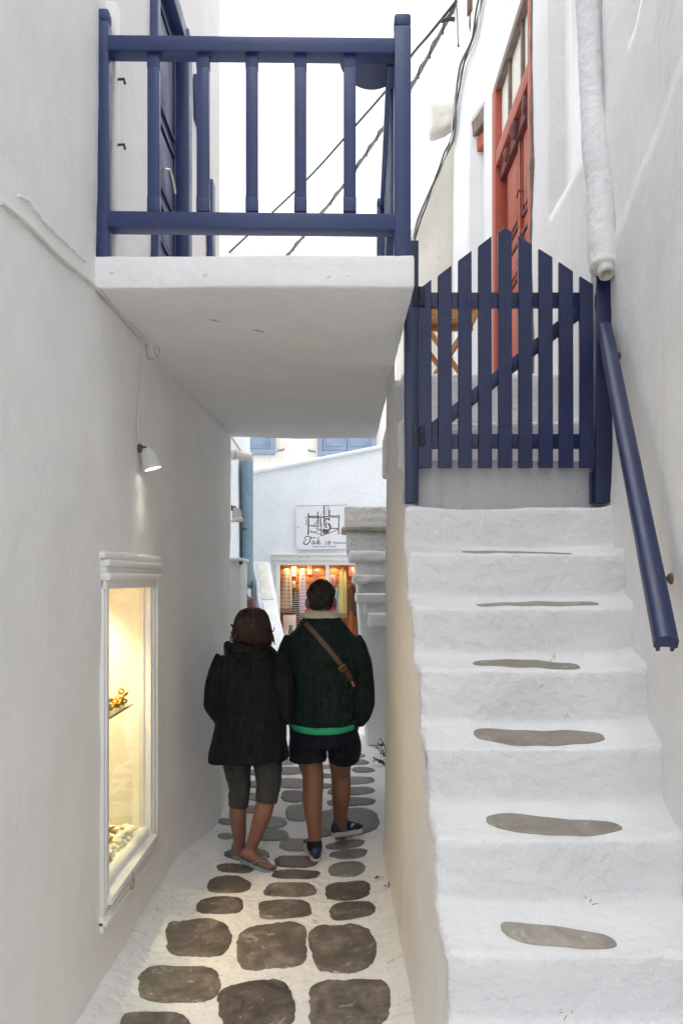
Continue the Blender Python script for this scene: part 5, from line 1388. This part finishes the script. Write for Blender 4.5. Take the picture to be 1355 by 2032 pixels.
MK = plain('shoe_mark', (.7, .68, .66), .5)
for M4, par, sx in ((RM, s2, 1), (LM, s1, -1)):
    bm = bmesh.new()
    for q in range(3): add_tube(bm, [M4 @ Vector((.046*sx, .115+.012*q, .052)), M4 @ Vector((.046*sx, .120+.012*q, .076))], .0028, 5)
    kind(obj('side_mark', bm, MK, par), 'stuff')

# ---- the woman
D = 4.50; K = D/F
wom = thing('person', 'person with an auburn bob, black hooded jacket, grey leggings and flip flops, walking away', 'person', (mp(495, 1700).x, D, 0))
HC = mp(500, 1243)
bm = bmesh.new()
add_head(bm, HC, .97, R(-8))
limb(bm, [mp(496, 1300), mp(497, 1282), mp(499, 1255, .01)], [.065, .052, .050], 4)
add_loft(bm, [mring(1480, 448, 548, .09), mring(1450, 440, 554, .10), mring(1390, 442, 548, .10), mring(1330, 440, 550, .10), mring(1300, 446, 546, .08), mring(1285, 470, 524, .06)])
lk, rk = at(474, 1575, 4.55), at(531, 1570, 4.50)
lan, ran = at(475, 1682, 4.62), at(499, 1682, 4.50)
limb(bm, [mp(468, 1470), at(472, 1525, 4.53), lk, at(472, 1618, 4.56), at(475, 1655, 4.60), lan, lan+Vector((0, 0, -.055))], [.080, .066, .050, .052, .042, .033, .036], 5, 20)
limb(bm, [mp(524, 1470), at(531, 1520, 4.50), rk, at(522, 1612, 4.47), at(510, 1650, 4.48), ran, ran+Vector((-.005, 0, -.05))], [.080, .070, .055, .056, .043, .034, .036], 5, 20)
limb(bm, [mp(446, 1310), mp(428, 1350, -.02), mp(419, 1392, -.04), mp(438, 1425, .02)], [.045, .040, .037, .026], 5); add_hand(bm, mp(440, 1427, .02), (.3, .3, -1), (0, 1, 0))
limb(bm, [mp(545, 1310), mp(559, 1350, -.02), mp(567, 1390, -.04), mp(556, 1425, .05)], [.042, .038, .034, .026], 5); add_hand(bm, mp(558, 1427, .06), (-.3, .4, -1), (0, 1, 0))
WL, WLL = foot_M(at(471, 1706, 4.585), at(471, 1706, 4.585)+Vector((-.01, .235, 0)))
WR, WRL = foot_M(at(478, 1710, 4.53)+Vector((0, 0, .0)), at(532, 1722, 4.435)+Vector((0, 0, .0)))
WR, WRL = foot_M(at(476, 1707, 4.50), at(476, 1707, 4.50)+(at(533, 1727, 4.43)-at(476, 1707, 4.50)).normalized()*.235)
for M4, L in ((WL, WLL), (WR, WRL)):
    foot_upper(bm, M4, L*.93, .80, .80, zb=.016)
    for q, (ox, l_) in enumerate(((-.020, .016), (-.006, .018), (.008, .014), (.020, .010), (.031, .004))):
        ell(bm, M4 @ Vector((ox*(1 if M4 is WR else -1), L*.885+l_, .028)), (.0095, .014, .0095), 2, M4.to_3x3().to_4x4())
fuse('body', bm, SKIN_W, wom, .0075, 4)
face_parts(HC, .97, R(-8), wom)
# hair: bob with loose ends
bm = bmesh.new()
hz = lambda py: mz(py)
HR = [(1205, 496, 508, .02), (1206.5, 487, 516, .05), (1210, 480, 523, .075), (1217, 473, 529, .098), (1228, 468, 533, .112), (1242, 465, 536, .116), (1255, 464, 537, .113), (1266, 466, 537, .108), (1274, 470, 534, .10)]
n = 90; V = []
for (py, a, b, ry) in HR:
    row = []
    for i in range(n):
        t = 2*math.pi*i/n; c, s = math.cos(t), math.sin(t); f = (py-1205)/70
        st_ = .014*mnoise.noise(Vector((c*5, s*5, f*4)))+.008*mnoise.noise(Vector((c*16, s*16, f*7)))
        rx = (b-a)/2*K*(1.0+(st_*9 if f > .1 else 0)); ry_ = ry*(1+st_*9)
        if s > .45 and f > .22: ry_ *= .62
        row.append(bm.verts.new((((a+b)/2-CX)*K+rx*c, D-.006+ry_*s, hz(py)+(.03*mnoise.noise(Vector((c*6, s*6, 3)))+.015*mnoise.noise(Vector((c*17, s*17, 5))) if f > .9 else 0))))
    V.append(row)
for A_, B_ in zip(V, V[1:]):
    for i in range(n): bm.faces.new((A_[i], A_[(i+1) % n], B_[(i+1) % n], B_[i]))
bm.faces.new(V[0]); bm.faces.new(V[-1])
hair = obj('hair', bm, HAIR_W, wom)
bm = bmesh.new(); rr = random.Random(4)
for q in range(420):
    t = rr.uniform(math.pi*.95, math.pi*2.05); c, s = math.cos(t), math.sin(t); top_ = rr.uniform(.05, .6); pts = []
    outw = rr.uniform(0, .014) + (.022 if rr.random() < .12 else 0); twist = rr.uniform(-.25, .25); wav = rr.uniform(.02, .09)
    for j in range(6):
        f = top_+(rr.uniform(.94, 1.10)-top_)*j/5; py = 1205+f*70; k = 0
        while k < len(HR)-2 and HR[k+1][0] < py: k += 1
        g = min(1, max(0, (py-HR[k][0])/(HR[k+1][0]-HR[k][0]))); a = HR[k][1]+(HR[k+1][1]-HR[k][1])*g; b = HR[k][2]+(HR[k+1][2]-HR[k][2])*g; ry = HR[k][3]+(HR[k+1][3]-HR[k][3])*g
        tt = t+twist*(j/5)**2+wav*math.sin(j*2.1+t*9); c, s = math.cos(tt), math.sin(tt)
        pts.append(Vector((((a+b)/2-CX)*K+((b-a)/2*K+.002+outw*(j/5)**3)*c, D-.006+(ry+.002+outw*(j/5)**3)*s, hz(py))))
    add_tube(bm, pts, [.003, .004, .004, .0035, .003, .0012], 4)
for q in range(26):
    sd = -1 if q % 3 else 1; py = rr.uniform(1236, 1276); px = 465 if sd < 0 else 535
    b_ = mp(px+rr.uniform(0, 5)*-sd, py, rr.uniform(-.06, .04)); l_ = rr.uniform(.012, .034)
    add_tube(bm, spline([b_+Vector((-sd*.02, 0, .03)), b_, b_+Vector((sd*l_*.7, 0, -l_*.5)), b_+Vector((sd*l_, 0, rr.uniform(-.3, .5)*l_))], 4), [.005, .006, .004, .0015], 5)
kind(obj('hair_strands', bm, HAIR_W, hair), 'stuff')
# jacket
bm = bmesh.new()
jh = lambda c, s: mz(1508)+.010*c+.008*mnoise.noise(Vector((c*2, s*2, 1)))
add_loft(bm, [(*mring(1508, 413, 575, .16)[:2], jh, 81*K, .165, 2.2), mring(1490, 416, 573, .160), mring(1450, 424, 567, .150), mring(1410, 432, 562, .140), mring(1370, 435, 558, .135), mring(1335, 434, 558, .128),
              mring(1310, 436, 557, .118), mring(1297, 444, 551, .106), mring(1284, 460, 540, .090), mring(1272, 474, 526, .074)])
limb(bm, [mp(447, 1304), mp(432, 1332, -.015), mp(423, 1362, -.03), mp(419, 1390, -.045), mp(425, 1410, -.02), mp(440, 1430, .02)], [.060, .056, .050, .047, .044, .040], 5, 20)
limb(bm, [mp(545, 1304), mp(558, 1332, -.02), mp(565, 1362, -.04), mp(568, 1392, -.04), mp(564, 1412, .0), mp(554, 1430, .05)], [.058, .052, .048, .045, .043, .040], 5, 20)
jacket = fuse('jacket', bm, BLACKJ, wom, .009, 6, folds(.011, (9, 9, 4), 13))
bm = bmesh.new()       # hood lying on the shoulders
for (z0, r0, a0) in ((1279, .026, 30), (1288, .030, 12), (1298, .020, 0)):
    pts = []
    for j in range(13):
        a = R(180+a0*.3+(180-a0*.6)*j/12); pts.append(Vector((mp(494, 0).x+.135*math.cos(a), D+.005+.122*math.sin(a), mz(z0)-.012*math.sin(math.pi*j/12)+.012*(math.cos(a)*-1))))
    add_tube(bm, pts, [r0*(.55+.45*math.sin(math.pi*(j+1)/14)) for j in range(13)], 12)
fuse('hood', bm, BLACKJ, wom, .008, 4, folds(.010, (14, 14, 16), 21))
# leggings
bm = bmesh.new()
add_loft(bm, [mring(1455, 440, 552, .12, 2.4), mring(1485, 442, 558, .125, 2.4)])
add_tube(bm, spline([mp(470, 1470), at(471, 1520, 4.53), at(475, 1562, 4.55), at(473, 1601, 4.555)], 6), [.100, .084, .067, .060], 24)
add_tube(bm, spline([mp(524, 1470), at(531, 1515, 4.50), at(533, 1556, 4.49), at(528, 1592, 4.475)], 6), [.100, .088, .073, .066], 24)
fuse('leggings', bm, GREYL, wom, .008, 4, folds(.005, (10, 10, 26), 17))
# flip flops
for M4, L, k in ((WL, WLL, -1), (WR, WRL, 1)):
    bm = sole_mesh(M4, L*1.02, 1.02, .017); f_ = obj('flip_flop', bm, FLIP, wom, 'auto')
    toe_ = M4 @ Vector((-.012*k, L*.80, .018))
    for sx in (-1, 1):
        tube('strap', [toe_+M4.to_3x3() @ Vector((0, 0, .012)), M4 @ Vector((.020*sx, L*.72, .050)), M4 @ Vector((.040*sx, L*.56, .050)), M4 @ Vector((.040*sx, L*.42, .018))], (.007, .004), FLIP, f_, 8, 4)
